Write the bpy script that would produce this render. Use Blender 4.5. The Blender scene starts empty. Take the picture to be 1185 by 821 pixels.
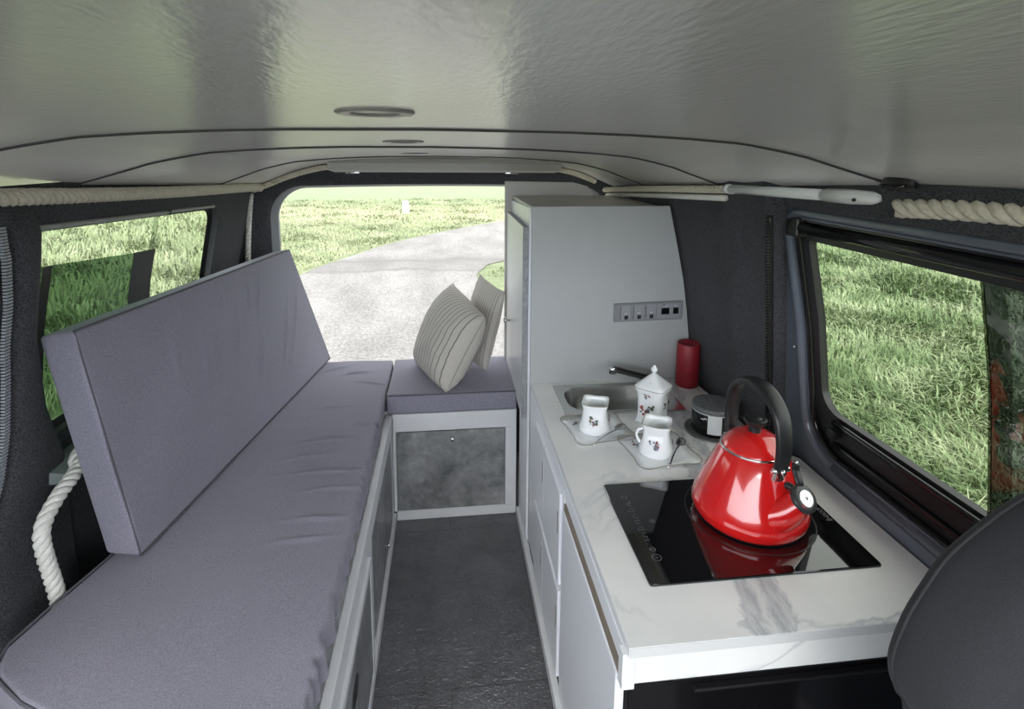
import bpy, bmesh, math, random
import numpy as np
from mathutils import Vector, Matrix, noise as mnoise
random.seed(7); rng = np.random.default_rng(11)
SC = bpy.context.scene
COL = SC.collection
PI = math.pi
CAMZ = 1.36

# ------------------------------------------------------------------ materials
def nm(name):
    m = bpy.data.materials.new(name); m.use_nodes = True
    nt = m.node_tree; b = nt.nodes['Principled BSDF']
    return m, nt, b
def nd(nt, t, **kw):
    n = nt.nodes.new(t)
    for k, v in kw.items():
        if k.startswith('i_'): n.inputs[k[2:].replace('_', ' ')].default_value = v
        else: setattr(n, k, v)
    return n
def ramp(nt, fac, stops):
    r = nt.nodes.new('ShaderNodeValToRGB')
    el = r.color_ramp.elements
    while len(el) < len(stops): el.new(0.5)
    for e, (p, c) in zip(el, stops):
        e.position = p; e.color = (*c, 1) if len(c) == 3 else c
    nt.links.new(fac, r.inputs['Fac'])
    return r.outputs['Color']
def coord(nt, scale=(1, 1, 1), rot=(0, 0, 0), kind='Object'):
    tc = nt.nodes.new('ShaderNodeTexCoord'); mp = nt.nodes.new('ShaderNodeMapping')
    mp.inputs['Scale'].default_value = scale; mp.inputs['Rotation'].default_value = rot
    nt.links.new(tc.outputs[kind], mp.inputs['Vector'])
    return mp.outputs['Vector']
def noise(nt, vec, scale, detail=4, rough=.55, dist=0):
    n = nt.nodes.new('ShaderNodeTexNoise')
    n.inputs['Scale'].default_value = scale; n.inputs['Detail'].default_value = detail
    n.inputs['Roughness'].default_value = rough; n.inputs['Distortion'].default_value = dist
    nt.links.new(vec, n.inputs['Vector'])
    return n.outputs['Fac']
def bump(nt, b, h, strength, dist=.01, normal=None):
    n = nt.nodes.new('ShaderNodeBump')
    n.inputs['Strength'].default_value = strength; n.inputs['Distance'].default_value = dist
    nt.links.new(h, n.inputs['Height'])
    if normal: nt.links.new(normal, n.inputs['Normal'])
    nt.links.new(n.outputs['Normal'], b.inputs['Normal'])
    return n.outputs['Normal']
def math_(nt, op, a, b_=None, clamp=False):
    n = nt.nodes.new('ShaderNodeMath'); n.operation = op; n.use_clamp = clamp
    for i, v in enumerate((a, b_)):
        if v is None: continue
        if isinstance(v, (int, float)): n.inputs[i].default_value = v
        else: nt.links.new(v, n.inputs[i])
    return n.outputs[0]
def mixc(nt, f, a, b_):
    n = nt.nodes.new('ShaderNodeMix'); n.data_type = 'RGBA'
    for k, v in ((0, f), (6, a), (7, b_)):
        if isinstance(v, (int, float)): n.inputs[k].default_value = v
        elif isinstance(v, tuple): n.inputs[k].default_value = (*v, 1)
        else: nt.links.new(v, n.inputs[k])
    return n.outputs[2]
def plain(name, col, rough=.5, metal=0., spec=.5, coat=0., mottle=0., mscale=20., bmp=0., bscale=200., sheen=0., coat_r=.05):
    m, nt, b = nm(name)
    b.inputs['Base Color'].default_value = (*col, 1)
    b.inputs['Roughness'].default_value = rough; b.inputs['Metallic'].default_value = metal
    b.inputs['Specular IOR Level'].default_value = spec
    b.inputs['Coat Weight'].default_value = coat; b.inputs['Coat Roughness'].default_value = coat_r
    b.inputs['Sheen Weight'].default_value = sheen
    v = coord(nt)
    if mottle:
        f = noise(nt, v, mscale)
        lo = tuple(c * (1 - mottle) for c in col); hi = tuple(min(1, c * (1 + mottle)) for c in col)
        nt.links.new(ramp(nt, f, [(.3, lo), (.7, hi)]), b.inputs['Base Color'])
    if bmp:
        bump(nt, b, noise(nt, v, bscale, 3), bmp, .002)
    return m
def fabric(name, col, mottle=.14, fine=420, bmp=.35, sheen=.15):
    m, nt, b = nm(name)
    v = coord(nt)
    f1 = noise(nt, v, fine, 2, .7); f2 = noise(nt, v, 6, 4)
    c1 = ramp(nt, f1, [(.25, tuple(c * (1 - 2.2 * mottle) for c in col)), (.75, tuple(c * (1 + 2.2 * mottle) for c in col))])
    c2 = ramp(nt, f2, [(.3, tuple(c * (1 - mottle * .5) for c in (1, 1, 1))), (.7, (1, 1, 1))])
    mm = nt.nodes.new('ShaderNodeMix'); mm.data_type = 'RGBA'; mm.blend_type = 'MULTIPLY'; mm.inputs[0].default_value = 1
    nt.links.new(c1, mm.inputs[6]); nt.links.new(c2, mm.inputs[7])
    nt.links.new(mm.outputs[2], b.inputs['Base Color'])
    b.inputs['Roughness'].default_value = .92; b.inputs['Specular IOR Level'].default_value = .2
    b.inputs['Sheen Weight'].default_value = sheen; b.inputs['Sheen Roughness'].default_value = .5
    n1 = bump(nt, b, f1, bmp, .0006)
    return m

M = {}
M['mattress'] = fabric('purple_grey_fabric', (.245, .235, .29))
M['carpet'] = fabric('charcoal_carpet', (.06, .061, .068), .4, 320, .9, .05)
M['seat'] = fabric('dark_seat_cloth', (.034, .034, .038), .2, 1100, .4, .05)
M['white'] = plain('white_laminate', (.74, .75, .77), .32, mottle=.02, mscale=8)
M['cab'] = plain('white_gloss_laminate', (.82, .84, .89), .3, mottle=.015, mscale=6)
M['cream'] = plain('cream_laminate', (.52, .51, .48), .35, mottle=.02)
M['panelwhite'] = plain('pale_grey_laminate', (.43, .445, .447), .38, mottle=.02, bmp=.05, bscale=120)
M['paint'] = plain('frame_paint_white', (.68, .69, .71), .42, mottle=.03, bmp=.08, bscale=60)
M['edge'] = plain('grey_edge_band', (.27, .28, .29), .5, mottle=.25, mscale=60)
M['gap'] = plain('brown_gap', (.22, .18, .14), .6)
M['black'] = plain('black_plastic', (.012, .012, .013), .38)
M['rubber'] = plain('black_rubber', (.008, .008, .009), .45, bmp=.05)
M['gloss_black'] = plain('glossy_black', (.006, .006, .007), .12)
M['metalnavy'] = plain('slate_blue_body_paint', (.105, .12, .15), .28, coat=.6, mottle=.12, mscale=5)
M['palebody'] = plain('pale_body_metal', (.42, .46, .5), .35, coat=.3)
M['steel'] = plain('stainless_steel', (.6, .6, .59), .22, metal=1, bmp=.02, bscale=300)
M['chrome'] = plain('chrome', (.75, .75, .76), .07, metal=1)
M['tap'] = plain('dark_chrome', (.3, .29, .28), .16, metal=1)
M['red'] = plain('red_enamel', (.64, .012, .012), .16, coat=1.0, coat_r=.03)
M['candle'] = plain('red_wax', (.26, .012, .022), .5, mottle=.12, mscale=30)
M['porcelain'] = plain('white_porcelain', (.84, .86, .88), .12, coat=.5)
M['gilt'] = plain('grey_gilt_line', (.3, .27, .22), .3)
M['fl_red'] = plain('red_flower_transfer', (.32, .1, .09), .25)
M['fl_blue'] = plain('blue_flower_transfer', (.2, .22, .38), .25)
M['fl_green'] = plain('green_leaf_transfer', (.1, .14, .1), .25)
M['label'] = plain('white_label', (.66, .68, .7), .4)
M['greylid'] = plain('speckled_grey_lid', (.115, .12, .125), .5, mottle=.3, mscale=120)
M['socket'] = plain('grey_socket_plastic', (.23, .24, .255), .4)
M['rope'] = plain('natural_cotton_rope', (.66, .61, .5), .85, mottle=.12, mscale=150, bmp=.5, bscale=500)
M['ropew'] = plain('white_cotton_rope', (.74, .73, .68), .85, mottle=.1, mscale=150, bmp=.5, bscale=500)
M['lamp'] = plain('white_lamp_plastic', (.78, .79, .79), .35)
M['lens'] = plain('cream_lamp_lens', (.85, .83, .74), .25)
M['zip'] = plain('grey_zip_teeth', (.33, .35, .38), .45)
M['redcloth'] = plain('red_cloth', (.3, .015, .015), .8)
M['greystone'] = plain('pale_grey_stone', (.3, .31, .33), .7, mottle=.4, mscale=25)
M['marker'] = plain('pale_marker_post', (.62, .7, .66), .6)
M['dark_sheet'] = None

def mk_ceiling():
    m, nt, b = nm('glossy_painted_ceiling')
    v = coord(nt)
    b.inputs['Base Color'].default_value = (.86, .84, .84, 1)
    b.inputs['Roughness'].default_value = .2; b.inputs['Specular IOR Level'].default_value = 1.0
    v = coord(nt, (1, .3, 1)); h = noise(nt, v, 210, 2, .5); h2 = noise(nt, v, 60, 2, .5)
    hh = math_(nt, 'ADD', h, math_(nt, 'MULTIPLY', h2, .45))
    bump(nt, b, hh, .13, .004)
    return m
M['ceiling'] = mk_ceiling()

def mk_slate(name, c0, c1, tiles=False):
    m, nt, b = nm(name)
    v = coord(nt)
    f = noise(nt, v, 7, 6, .62, .6); f2 = noise(nt, v, 40, 5, .7)
    s = math_(nt, 'ADD', math_(nt, 'MULTIPLY', f, .7), math_(nt, 'MULTIPLY', f2, .3))
    c = ramp(nt, s, [(.36, c0), (.55, tuple((a + d) / 2 for a, d in zip(c0, c1))), (.68, c1)])
    b.inputs['Roughness'].default_value = .38
    if tiles:
        b.inputs['Roughness'].default_value = .32; b.inputs['Specular IOR Level'].default_value = .8
        b.inputs['Coat Weight'].default_value = 1.; b.inputs['Coat Roughness'].default_value = .22; b.inputs['Coat IOR'].default_value = 1.6
        br = nt.nodes.new('ShaderNodeTexBrick')
        br.inputs['Scale'].default_value = 1; br.inputs['Mortar Size'].default_value = .0016
        br.inputs['Brick Width'].default_value = .62; br.inputs['Row Height'].default_value = .62
        br.offset = .35
        nt.links.new(v, br.inputs['Vector'])
        c = mixc(nt, br.outputs['Fac'], c, (.02, .02, .022))
        h = math_(nt, 'SUBTRACT', math_(nt, 'ADD', f2, noise(nt, v, 55, 4, .6, 1.6)), br.outputs['Fac'])
        nt.links.new(bump(nt, b, h, .75, .0125), b.inputs['Coat Normal'])
    else:
        bump(nt, b, f2, .08, .002)
    nt.links.new(c, b.inputs['Base Color'])
    return m
M['concrete'] = mk_slate('concrete_effect_laminate', (.10, .103, .108), (.42, .425, .43))
M['floor'] = mk_slate('dark_slate_vinyl', (.045, .045, .051), (.125, .125, .137), True)

def mk_marble():
    m, nt, b = nm('white_marble_laminate')
    v = coord(nt)
    sx = nt.nodes.new('ShaderNodeSeparateXYZ'); nt.links.new(v, sx.inputs[0])
    n1 = noise(nt, v, 3.2, 6, .5, .9)
    d1 = math_(nt, 'ABSOLUTE', math_(nt, 'SUBTRACT', n1, .5))
    vein = ramp(nt, d1, [(0, (.9,) * 3), (.006, (.45,) * 3), (.022, (0, 0, 0))])
    gate = ramp(nt, noise(nt, v, 3.1, 2), [(.45, (0, 0, 0)), (.64, (1, 1, 1))])
    vein = math_(nt, 'MULTIPLY', vein, gate)
    wob = math_(nt, 'MULTIPLY', math_(nt, 'SUBTRACT', noise(nt, v, 9, 6, .65, .5), .5), .13)
    # one broad grey vein that crosses the near end of the slab
    c = math_(nt, 'ADD', math_(nt, 'SUBTRACT', sx.outputs[0], math_(nt, 'ADD', .375, math_(nt, 'MULTIPLY', sx.outputs[1], .2))), wob)
    band = ramp(nt, math_(nt, 'ABSOLUTE', c), [(0, (.15,) * 3), (.010, (.5,) * 3), (.018, (.95,) * 3), (.026, (.55,) * 3), (.036, (.8,) * 3), (.042, (0, 0, 0))])
    streak = ramp(nt, noise(nt, coord(nt, (16, 5, 5)), 2.2, 5, .7, 1.5), [(.3, (.35,) * 3), (.55, (1, 1, 1))])
    band = math_(nt, 'MULTIPLY', band, streak)
    tot = math_(nt, 'MAXIMUM', vein, band, True)
    cloud = ramp(nt, noise(nt, v, 5, 4), [(.35, (.76, .765, .76)), (.6, (.84, .84, .82))])
    colr = mixc(nt, math_(nt, 'MULTIPLY', tot, .8), cloud, (.27, .3, .34))
    nt.links.new(colr, b.inputs['Base Color'])
    b.inputs['Roughness'].default_value = .3
    return m
M['marble'] = mk_marble()

def mk_glass(name, tint, refl=1.0):
    m, nt, b = nm(name)
    nt.nodes.remove(b)
    out = nt.nodes['Material Output']
    tr = nd(nt, 'ShaderNodeBsdfTransparent'); tr.inputs[0].default_value = (*tint, 1)
    gl = nd(nt, 'ShaderNodeBsdfGlossy'); gl.inputs['Roughness'].default_value = .02
    fr = nd(nt, 'ShaderNodeLayerWeight'); fr.inputs['Blend'].default_value = .5
    mx = nd(nt, 'ShaderNodeMixShader')
    fac = math_(nt, 'ADD', .04, math_(nt, 'MULTIPLY', math_(nt, 'POWER', fr.outputs['Facing'], 4.0), .5))
    nt.links.new(math_(nt, 'MULTIPLY', fac, refl), mx.inputs[0])
    nt.links.new(tr.outputs[0], mx.inputs[1]); nt.links.new(gl.outputs[0], mx.inputs[2])
    nt.links.new(mx.outputs[0], out.inputs['Surface'])
    return m
M['glass_clear'] = mk_glass('clear_glass', (.70, .71, .70), .5)
M['glass_tint'] = mk_glass('tinted_glass', (.43, .445, .40), .35)
M['glass_tint_l'] = mk_glass('tinted_side_glass', (.55, .6, .55), .5)
M['dark_sheet'] = mk_glass('dark_green_sheet', (.16, .24, .17), .6)
M['glass_smoke'] = mk_glass('smoked_glass', (.09, .1, .11), 2.6)

def mk_stripes():
    m, nt, b = nm('beige_striped_linen')
    tc = nt.nodes.new('ShaderNodeTexCoord'); sx = nt.nodes.new('ShaderNodeSeparateXYZ')
    nt.links.new(tc.outputs['UV'], sx.inputs[0])
    f = math_(nt, 'FRACT', math_(nt, 'MULTIPLY', sx.outputs[0], 15.0))
    line = ramp(nt, f, [(0, (1, 1, 1)), (.1, (1, 1, 1)), (.13, (0, 0, 0)), (.97, (0, 0, 0)), (1, (1, 1, 1))])
    v = coord(nt)
    base = ramp(nt, noise(nt, v, 500, 2), [(.3, (.44, .41, .37)), (.7, (.58, .55, .5))])
    nt.links.new(mixc(nt, line, base, (.13, .125, .13)), b.inputs['Base Color'])
    b.inputs['Roughness'].default_value = .9
    h = math_(nt, 'SUBTRACT', noise(nt, v, 26, 4, .6), math_(nt, 'MULTIPLY', line, .5))
    bump(nt, b, h, .25, .006)
    return m
M['stripe'] = mk_stripes()

def mk_grass(name, c0, c1, c2, sc=1.6):
    m, nt, b = nm(name)
    v = coord(nt)
    f = noise(nt, v, sc, 5, .7); g = noise(nt, v, 45, 3, .7)
    s = math_(nt, 'ADD', math_(nt, 'MULTIPLY', f, .6), math_(nt, 'MULTIPLY', g, .4))
    nt.links.new(ramp(nt, s, [(.38, c0), (.5, c1), (.62, c2)]), b.inputs['Base Color'])
    b.inputs['Roughness'].default_value = .55; b.inputs['Specular IOR Level'].default_value = .35
    return m
M['blade'] = mk_grass('grass_blades', (.06, .105, .035), (.16, .23, .10), (.44, .49, .31))
M['blade_far'] = mk_grass('far_grass_blades', (.15, .185, .085), (.23, .26, .135), (.36, .36, .235))

def mk_field():
    m, nt, b = nm('field_grass_ground')
    v = coord(nt)
    sx = nt.nodes.new('ShaderNodeSeparateXYZ'); nt.links.new(v, sx.inputs[0])
    f = noise(nt, coord(nt, (.5, 1.4, 1)), 2.2, 7, .72); g = noise(nt, v, 26, 4, .7)
    s = math_(nt, 'ADD', math_(nt, 'MULTIPLY', f, .5), math_(nt, 'MULTIPLY', g, .5))
    near = ramp(nt, s, [(.36, (.10, .125, .06)), (.5, (.18, .215, .11)), (.63, (.30, .32, .19))])
    yy = math_(nt, 'ADD', sx.outputs[1], math_(nt, 'MULTIPLY', f, 5.0))
    bandf = ramp(nt, math_(nt, 'DIVIDE', yy, 40.0), [(.42, (0, 0, 0)), (.49, (1, 1, 1)), (.56, (.8,) * 3), (.6, (0, 0, 0))])
    dry = ramp(nt, g, [(.35, (.3, .29, .17)), (.65, (.55, .52, .36))])
    c = mixc(nt, math_(nt, 'MULTIPLY', bandf, .7), near, dry)
    farf = ramp(nt, math_(nt, 'DIVIDE', yy, 40.0), [(.58, (0, 0, 0)), (.68, (1, 1, 1))])
    far = ramp(nt, s, [(.38, (.17, .215, .115)), (.6, (.24, .28, .165))])
    nt.links.new(mixc(nt, farf, c, far), b.inputs['Base Color'])
    b.inputs['Roughness'].default_value = .9
    bump(nt, b, g, .8, .06)
    return m
M['field'] = mk_field()

def mk_road():
    m, nt, b = nm('pale_gravel_road')
    v = coord(nt)
    sx = nt.nodes.new('ShaderNodeSeparateXYZ'); nt.links.new(v, sx.inputs[0])
    g = noise(nt, v, 34, 4, .75); f = noise(nt, coord(nt, (1.2, .5, 1)), 1.6, 5)
    s = math_(nt, 'ADD', math_(nt, 'MULTIPLY', g, .72), math_(nt, 'MULTIPLY', f, .28))
    c = ramp(nt, s, [(.36, (.11, .101, .096)), (.5, (.19, .179, .171)), (.62, (.29, .278, .267))])
    yy = math_(nt, 'ADD', sx.outputs[1], math_(nt, 'MULTIPLY', math_(nt, 'SUBTRACT', noise(nt, v, 1.1, 4), .5), .9))
    bandf = ramp(nt, math_(nt, 'DIVIDE', yy, 12.0), [(.745, (0, 0, 0)), (.755, (.9,) * 3), (.763, (.35,) * 3), (.81, (.45,) * 3), (.83, (.85,) * 3), (.845, (.35,) * 3), (.87, (.0,) * 3)])
    nt.links.new(mixc(nt, bandf, c, (.125, .116, .112)), b.inputs['Base Color'])
    b.inputs['Roughness'].default_value = .9
    bump(nt, b, g, .5, .02)
    return m
M['road'] = mk_road()

# ------------------------------------------------------------------ mesh helpers
def link(o, parent=None):
    COL.objects.link(o)
    if parent is not None: o.parent = parent
    return o
class MB:
    def __init__(s): s.bm = bmesh.new(); s.uv = None
    def verts(s, pts): return [s.bm.verts.new(p) for p in pts]
    def face(s, vs):
        try: return s.bm.faces.new(vs)
        except ValueError: return None
    def box(s, x0, x1, y0, y1, z0, z1, bev=0., seg=2):
        v = s.verts([(x, y, z) for z in (z0, z1) for y in (y0, y1) for x in (x0, x1)])
        fs = [(0, 2, 3, 1), (4, 5, 7, 6), (0, 1, 5, 4), (2, 6, 7, 3), (0, 4, 6, 2), (1, 3, 7, 5)]
        nf = [s.face([v[i] for i in f]) for f in fs]
        if bev:
            es = list({e for f in nf for e in f.edges})
            bmesh.ops.bevel(s.bm, geom=es, offset=bev, segments=seg, profile=.5, affect='EDGES', clamp_overlap=True)
        return s
    def prism(s, poly, axis, a, b):
        """poly: 2-D points; axis 'x'/'y'/'z' extrusion from a to b"""
        def P(p, t):
            return {'x': (t, p[0], p[1]), 'y': (p[0], t, p[1]), 'z': (p[0], p[1], t)}[axis]
        v0 = s.verts([P(p, a) for p in poly]); v1 = s.verts([P(p, b) for p in poly])
        n = len(poly)
        s.face(v0[::-1]); s.face(v1)
        for i in range(n): s.face([v0[i], v0[(i + 1) % n], v1[(i + 1) % n], v1[i]])
        return s
    def loft(s, loops, closed=True, cap0=False, cap1=False):
        vs = [s.verts(l) for l in loops]
        n = len(loops[0])
        for a, b in zip(vs, vs[1:]):
            for i in range(n if closed else n - 1):
                j = (i + 1) % n
                s.face([a[i], a[j], b[j], b[i]])
        if cap0: s.face(vs[0][::-1])
        if cap1: s.face(vs[-1])
        return s
    def lathe(s, prof, c=(0, 0, 0), seg=40, cap0=True, cap1=True, mat=None):
        loops = []
        for r, z in prof:
            l = [(r * math.cos(2 * PI * k / seg), r * math.sin(2 * PI * k / seg), z) for k in range(seg)]
            if mat is not None: l = [tuple(mat @ Vector(p)) for p in l]
            loops.append([(p[0] + c[0], p[1] + c[1], p[2] + c[2]) for p in l])
        return s.loft(loops, True, cap0, cap1)
    def tube(s, path, r, seg=10, cap=True, flat=None):
        """r: number or list; flat=(w,h,up) gives an elliptical section"""
        path = [Vector(p) for p in path]; n = len(path)
        loops = []; up = Vector(flat[2]) if flat else None
        prev = None
        for i, p in enumerate(path):
            t = (path[min(i + 1, n - 1)] - path[max(i - 1, 0)]).normalized()
            if up is not None:
                a = up - t * up.dot(t); a.normalize()
            elif prev is None:
                a = Vector((0, 0, 1)) if abs(t.z) < .9 else Vector((1, 0, 0))
                a = (a - t * a.dot(t)).normalized()
            else:
                a = (prev - t * prev.dot(t)).normalized()
            prev = a; b = t.cross(a)
            rr = r[i] if isinstance(r, (list, tuple)) else r
            ra, rb = (rr * flat[0], rr * flat[1]) if flat else (rr, rr)
            loops.append([tuple(p + a * ra * math.cos(2 * PI * k / seg) + b * rb * math.sin(2 * PI * k / seg)) for k in range(seg)])
        return s.loft(loops, True, cap, cap)
    def grid(s, f, nu, nv):
        vs = [[s.bm.verts.new(f(i / nu, j / nv)) for j in range(nv + 1)] for i in range(nu + 1)]
        for i in range(nu):
            for j in range(nv): s.face([vs[i][j], vs[i + 1][j], vs[i + 1][j + 1], vs[i][j + 1]])
        return s
    def build(s, name, mat, parent=None, smooth=False, weld=True, angle=None):
        if weld: bmesh.ops.remove_doubles(s.bm, verts=s.bm.verts, dist=1e-6)
        bmesh.ops.recalc_face_normals(s.bm, faces=s.bm.faces)
        me = bpy.data.meshes.new(name); s.bm.to_mesh(me); s.bm.free()
        if isinstance(mat, str): mat = M[mat]
        me.materials.append(mat)
        if smooth:
            for p in me.polygons: p.use_smooth = True
            if angle is not None:
                try: me.set_sharp_from_angle(angle=math.radians(angle))
                except Exception: pass
        o = bpy.data.objects.new(name, me)
        return link(o, parent)
def tag(o, label, cat, group=None, kind=None):
    o['label'] = label; o['category'] = cat
    if group: o['group'] = group
    if kind: o['kind'] = kind
    return o
def struct(o, label=None):
    o['kind'] = 'structure'
    if label: o['label'] = label
    return o
def thing(name, label, cat, loc=(0, 0, 0), group=None):
    o = bpy.data.objects.new(name, None); o.empty_display_size = .05
    o.location = loc; link(o)
    return tag(o, label, cat, group)
def box(name, mat, parent, x0, x1, y0, y1, z0, z1, bev=.0015, seg=2):
    """world-space box whose parent may be an Empty away from the origin"""
    off = parent.location if parent is not None else (0, 0, 0)
    m = MB().box(x0 - off[0], x1 - off[0], y0 - off[1], y1 - off[1], z0 - off[2], z1 - off[2], bev, seg)
    return m.build(name, mat, parent)
def sm(pts, n=8, closed=False):
    """Catmull-Rom through pts"""
    P = [Vector(p) for p in pts]; out = []
    N = len(P)
    for i in range(N if closed else N - 1):
        if closed: p0, p1, p2, p3 = P[i - 1], P[i], P[(i + 1) % N], P[(i + 2) % N]
        else: p0, p1, p2, p3 = P[max(i - 1, 0)], P[i], P[i + 1], P[min(i + 2, N - 1)]
        for k in range(n):
            t = k / n
            out.append(.5 * ((2 * p1) + (p2 - p0) * t + (2 * p0 - 5 * p1 + 4 * p2 - p3) * t * t + (3 * p1 - p0 - 3 * p2 + p3) * t ** 3))
    if not closed: out.append(P[-1])
    return out
def resample(path, step):
    P = [Vector(p) for p in path]; L = [0]
    for a, b in zip(P, P[1:]): L.append(L[-1] + (b - a).length)
    n = max(2, int(L[-1] / step)); out = []; j = 0
    for k in range(n + 1):
        d = L[-1] * k / n
        while j < len(P) - 2 and L[j + 1] < d: j += 1
        t = (d - L[j]) / max(1e-9, L[j + 1] - L[j]); out.append(P[j].lerp(P[j + 1], t))
    return out
def rope(name, pts, rad, pitch, mat, label, strands=0):
    """twisted three-strand rope as one mesh"""
    path = resample(sm(pts, 10), pitch / (10 if strands else 30))
    n = len(path); prev = None; fr = []
    for i, p in enumerate(path):
        t = (path[min(i + 1, n - 1)] - path[max(i - 1, 0)]).normalized()
        if prev is None:
            a = Vector((0, 0, 1)) if abs(t.z) < .9 else Vector((1, 0, 0))
        else: a = prev
        a = (a - t * a.dot(t)).normalized(); prev = a
        fr.append((p, a, t.cross(a)))
    mb = MB(); SEG = 21
    if strands:
        for k in range(strands):
            mb.tube([p + (a * math.cos(2 * PI * (i / 10 + k / strands)) + b * math.sin(2 * PI * (i / 10 + k / strands))) * rad * .5 for i, (p, a, b) in enumerate(fr)], rad * .56, 8)
        return tag(mb.build(name, mat, None, True), label, 'rope')
    loops = []
    for i, (p, a, b) in enumerate(fr):
        lp = []
        for q in range(SEG):
            th = 2 * PI * q / SEG
            g = abs(math.sin(1.5 * (th - 2 * PI * i / 30)))
            r_ = rad * (.66 + .36 * g ** 1.4)
            lp.append(tuple(p + (a * math.cos(th) + b * math.sin(th)) * r_))
        loops.append(lp)
    mb.loft(loops, True, True, True)
    o = mb.build(name, mat, None, True)
    return tag(o, label, 'rope')
def rrect(x0, x1, y0, y1, r, n=6):
    """rounded rectangle points (counter-clockwise)"""
    r = r if isinstance(r, (list, tuple)) else [r] * 4
    out = []
    for (cx, cy, a0, rr) in ((x1 - r[0], y0 + r[0], -PI / 2, r[0]), (x1 - r[1], y1 - r[1], 0, r[1]), (x0 + r[2], y1 - r[2], PI / 2, r[2]), (x0 + r[3], y0 + r[3], PI, r[3])):
        for k in range(n + 1):
            a = a0 + PI / 2 * k / n
            out.append((cx + rr * math.cos(a), cy + rr * math.sin(a)))
    return out
def dense(loop, step):
    """subdivide a closed 2-D loop with a fixed number of points per edge (edges counted, not length)"""
    out = []; n = len(loop)
    for i in range(n):
        a, b = loop[i], loop[(i + 1) % n]
        for k in range(step): out.append((a[0] + (b[0] - a[0]) * k / step, a[1] + (b[1] - a[1]) * k / step))
    return out
def denser(loop, mx):
    out = []; n = len(loop)
    for i in range(n):
        a, b = loop[i], loop[(i + 1) % n]; k = max(1, int(math.hypot(b[0] - a[0], b[1] - a[1]) / mx) + 1)
        out += [(a[0] + (b[0] - a[0]) * t / k, a[1] + (b[1] - a[1]) * t / k) for t in range(k)]
    return out
def interp(x, tab):
    if x <= tab[0][0]: return tab[0][1]
    for (a, va), (b, vb) in zip(tab, tab[1:]):
        if x <= b: return va + (vb - va) * (x - a) / (b - a)
    return tab[-1][1]
def rounded_box(corners, half, r, n, disp=None):
    """corners: 8 points ordered by (w,v,u) bits; half: half sizes (u,v,w); returns MB"""
    C = [Vector(c) for c in corners]
    def tri(u, v, w):
        a = (u + 1) / 2; b = (v + 1) / 2; c = (w + 1) / 2
        return (((C[0] * (1 - a) + C[1] * a) * (1 - b) + (C[2] * (1 - a) + C[3] * a) * b) * (1 - c)
                + ((C[4] * (1 - a) + C[5] * a) * (1 - b) + (C[6] * (1 - a) + C[7] * a) * b) * c)
    def remap(t, h):      # put more points near the ends
        return t
    mb = MB()
    def pt(u, v, w):
        p = [u * half[0], v * half[1], w * half[2]]
        q = [max(-(h - r), min(h - r, x)) for x, h in zip(p, half)]
        d = Vector([a - b for a, b in zip(p, q)])
        if d.length > 1e-9: d = d.normalized() * r
        s = [q[i] + d[i] for i in range(3)]
        P = tri(s[0] / half[0], s[1] / half[1], s[2] / half[2])
        if disp: P = P + disp(s[0] / half[0], s[1] / half[1], s[2] / half[2], P)
        return P
    def ts(k, h):
        m = n[k]; e = r / h
        inner = [-1 + e + (2 - 2 * e) * i / m for i in range(m + 1)]
        edge = [-1 + e * j / 4 for j in range(4)]
        return edge + inner + [-t for t in edge[::-1]]
    U, V, W = ts(0, half[0]), ts(1, half[1]), ts(2, half[2])
    for (A, B, f) in ((U, V, lambda a, b: (a, b, -1)), (U, V, lambda a, b: (a, b, 1)), (U, W, lambda a, b: (a, -1, b)), (U, W, lambda a, b: (a, 1, b)), (V, W, lambda a, b: (-1, a, b)), (V, W, lambda a, b: (1, a, b))):
        vs = [[mb.bm.verts.new(pt(*f(a, b))) for b in B] for a in A]
        for i in range(len(A) - 1):
            for j in range(len(B) - 1): mb.face([vs[i][j], vs[i + 1][j], vs[i + 1][j + 1], vs[i][j + 1]])
    bmesh.ops.remove_doubles(mb.bm, verts=mb.bm.verts, dist=1e-5)
    return mb

# ------------------------------------------------------------------ van shell
PROF = [(0, .885), (.6, .885), (.8, .858), (1.0, .828), (1.2, .78), (1.32, .745)]
def RX(z): return interp(z, PROF)
def ZC(y): return interp(y, [(-1, 1.43), (0, 1.41), (.6, 1.403), (.85, 1.397), (1.25, 1.380), (1.7, 1.362), (2.2, 1.345), (2.4, 1.335)])
DROP = [(0, 0), (.2, .002), (.3, .005), (.4, .010), (.49, .017), (.556, .029), (.6, .038), (.64, .05), (.72, .073), (.82, .1), (.9, .125)]
def CZ(x, y):
    return ZC(y) - interp(abs(x + .02), DROP) * interp(y, [(0, .95), (.85, .97), (1.3, 1.12), (2.4, 1.4)])

# floor
struct(MB().box(-.9, .9, -1.0, 2.4, -.03, 0).build('floor', 'floor'))

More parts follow.
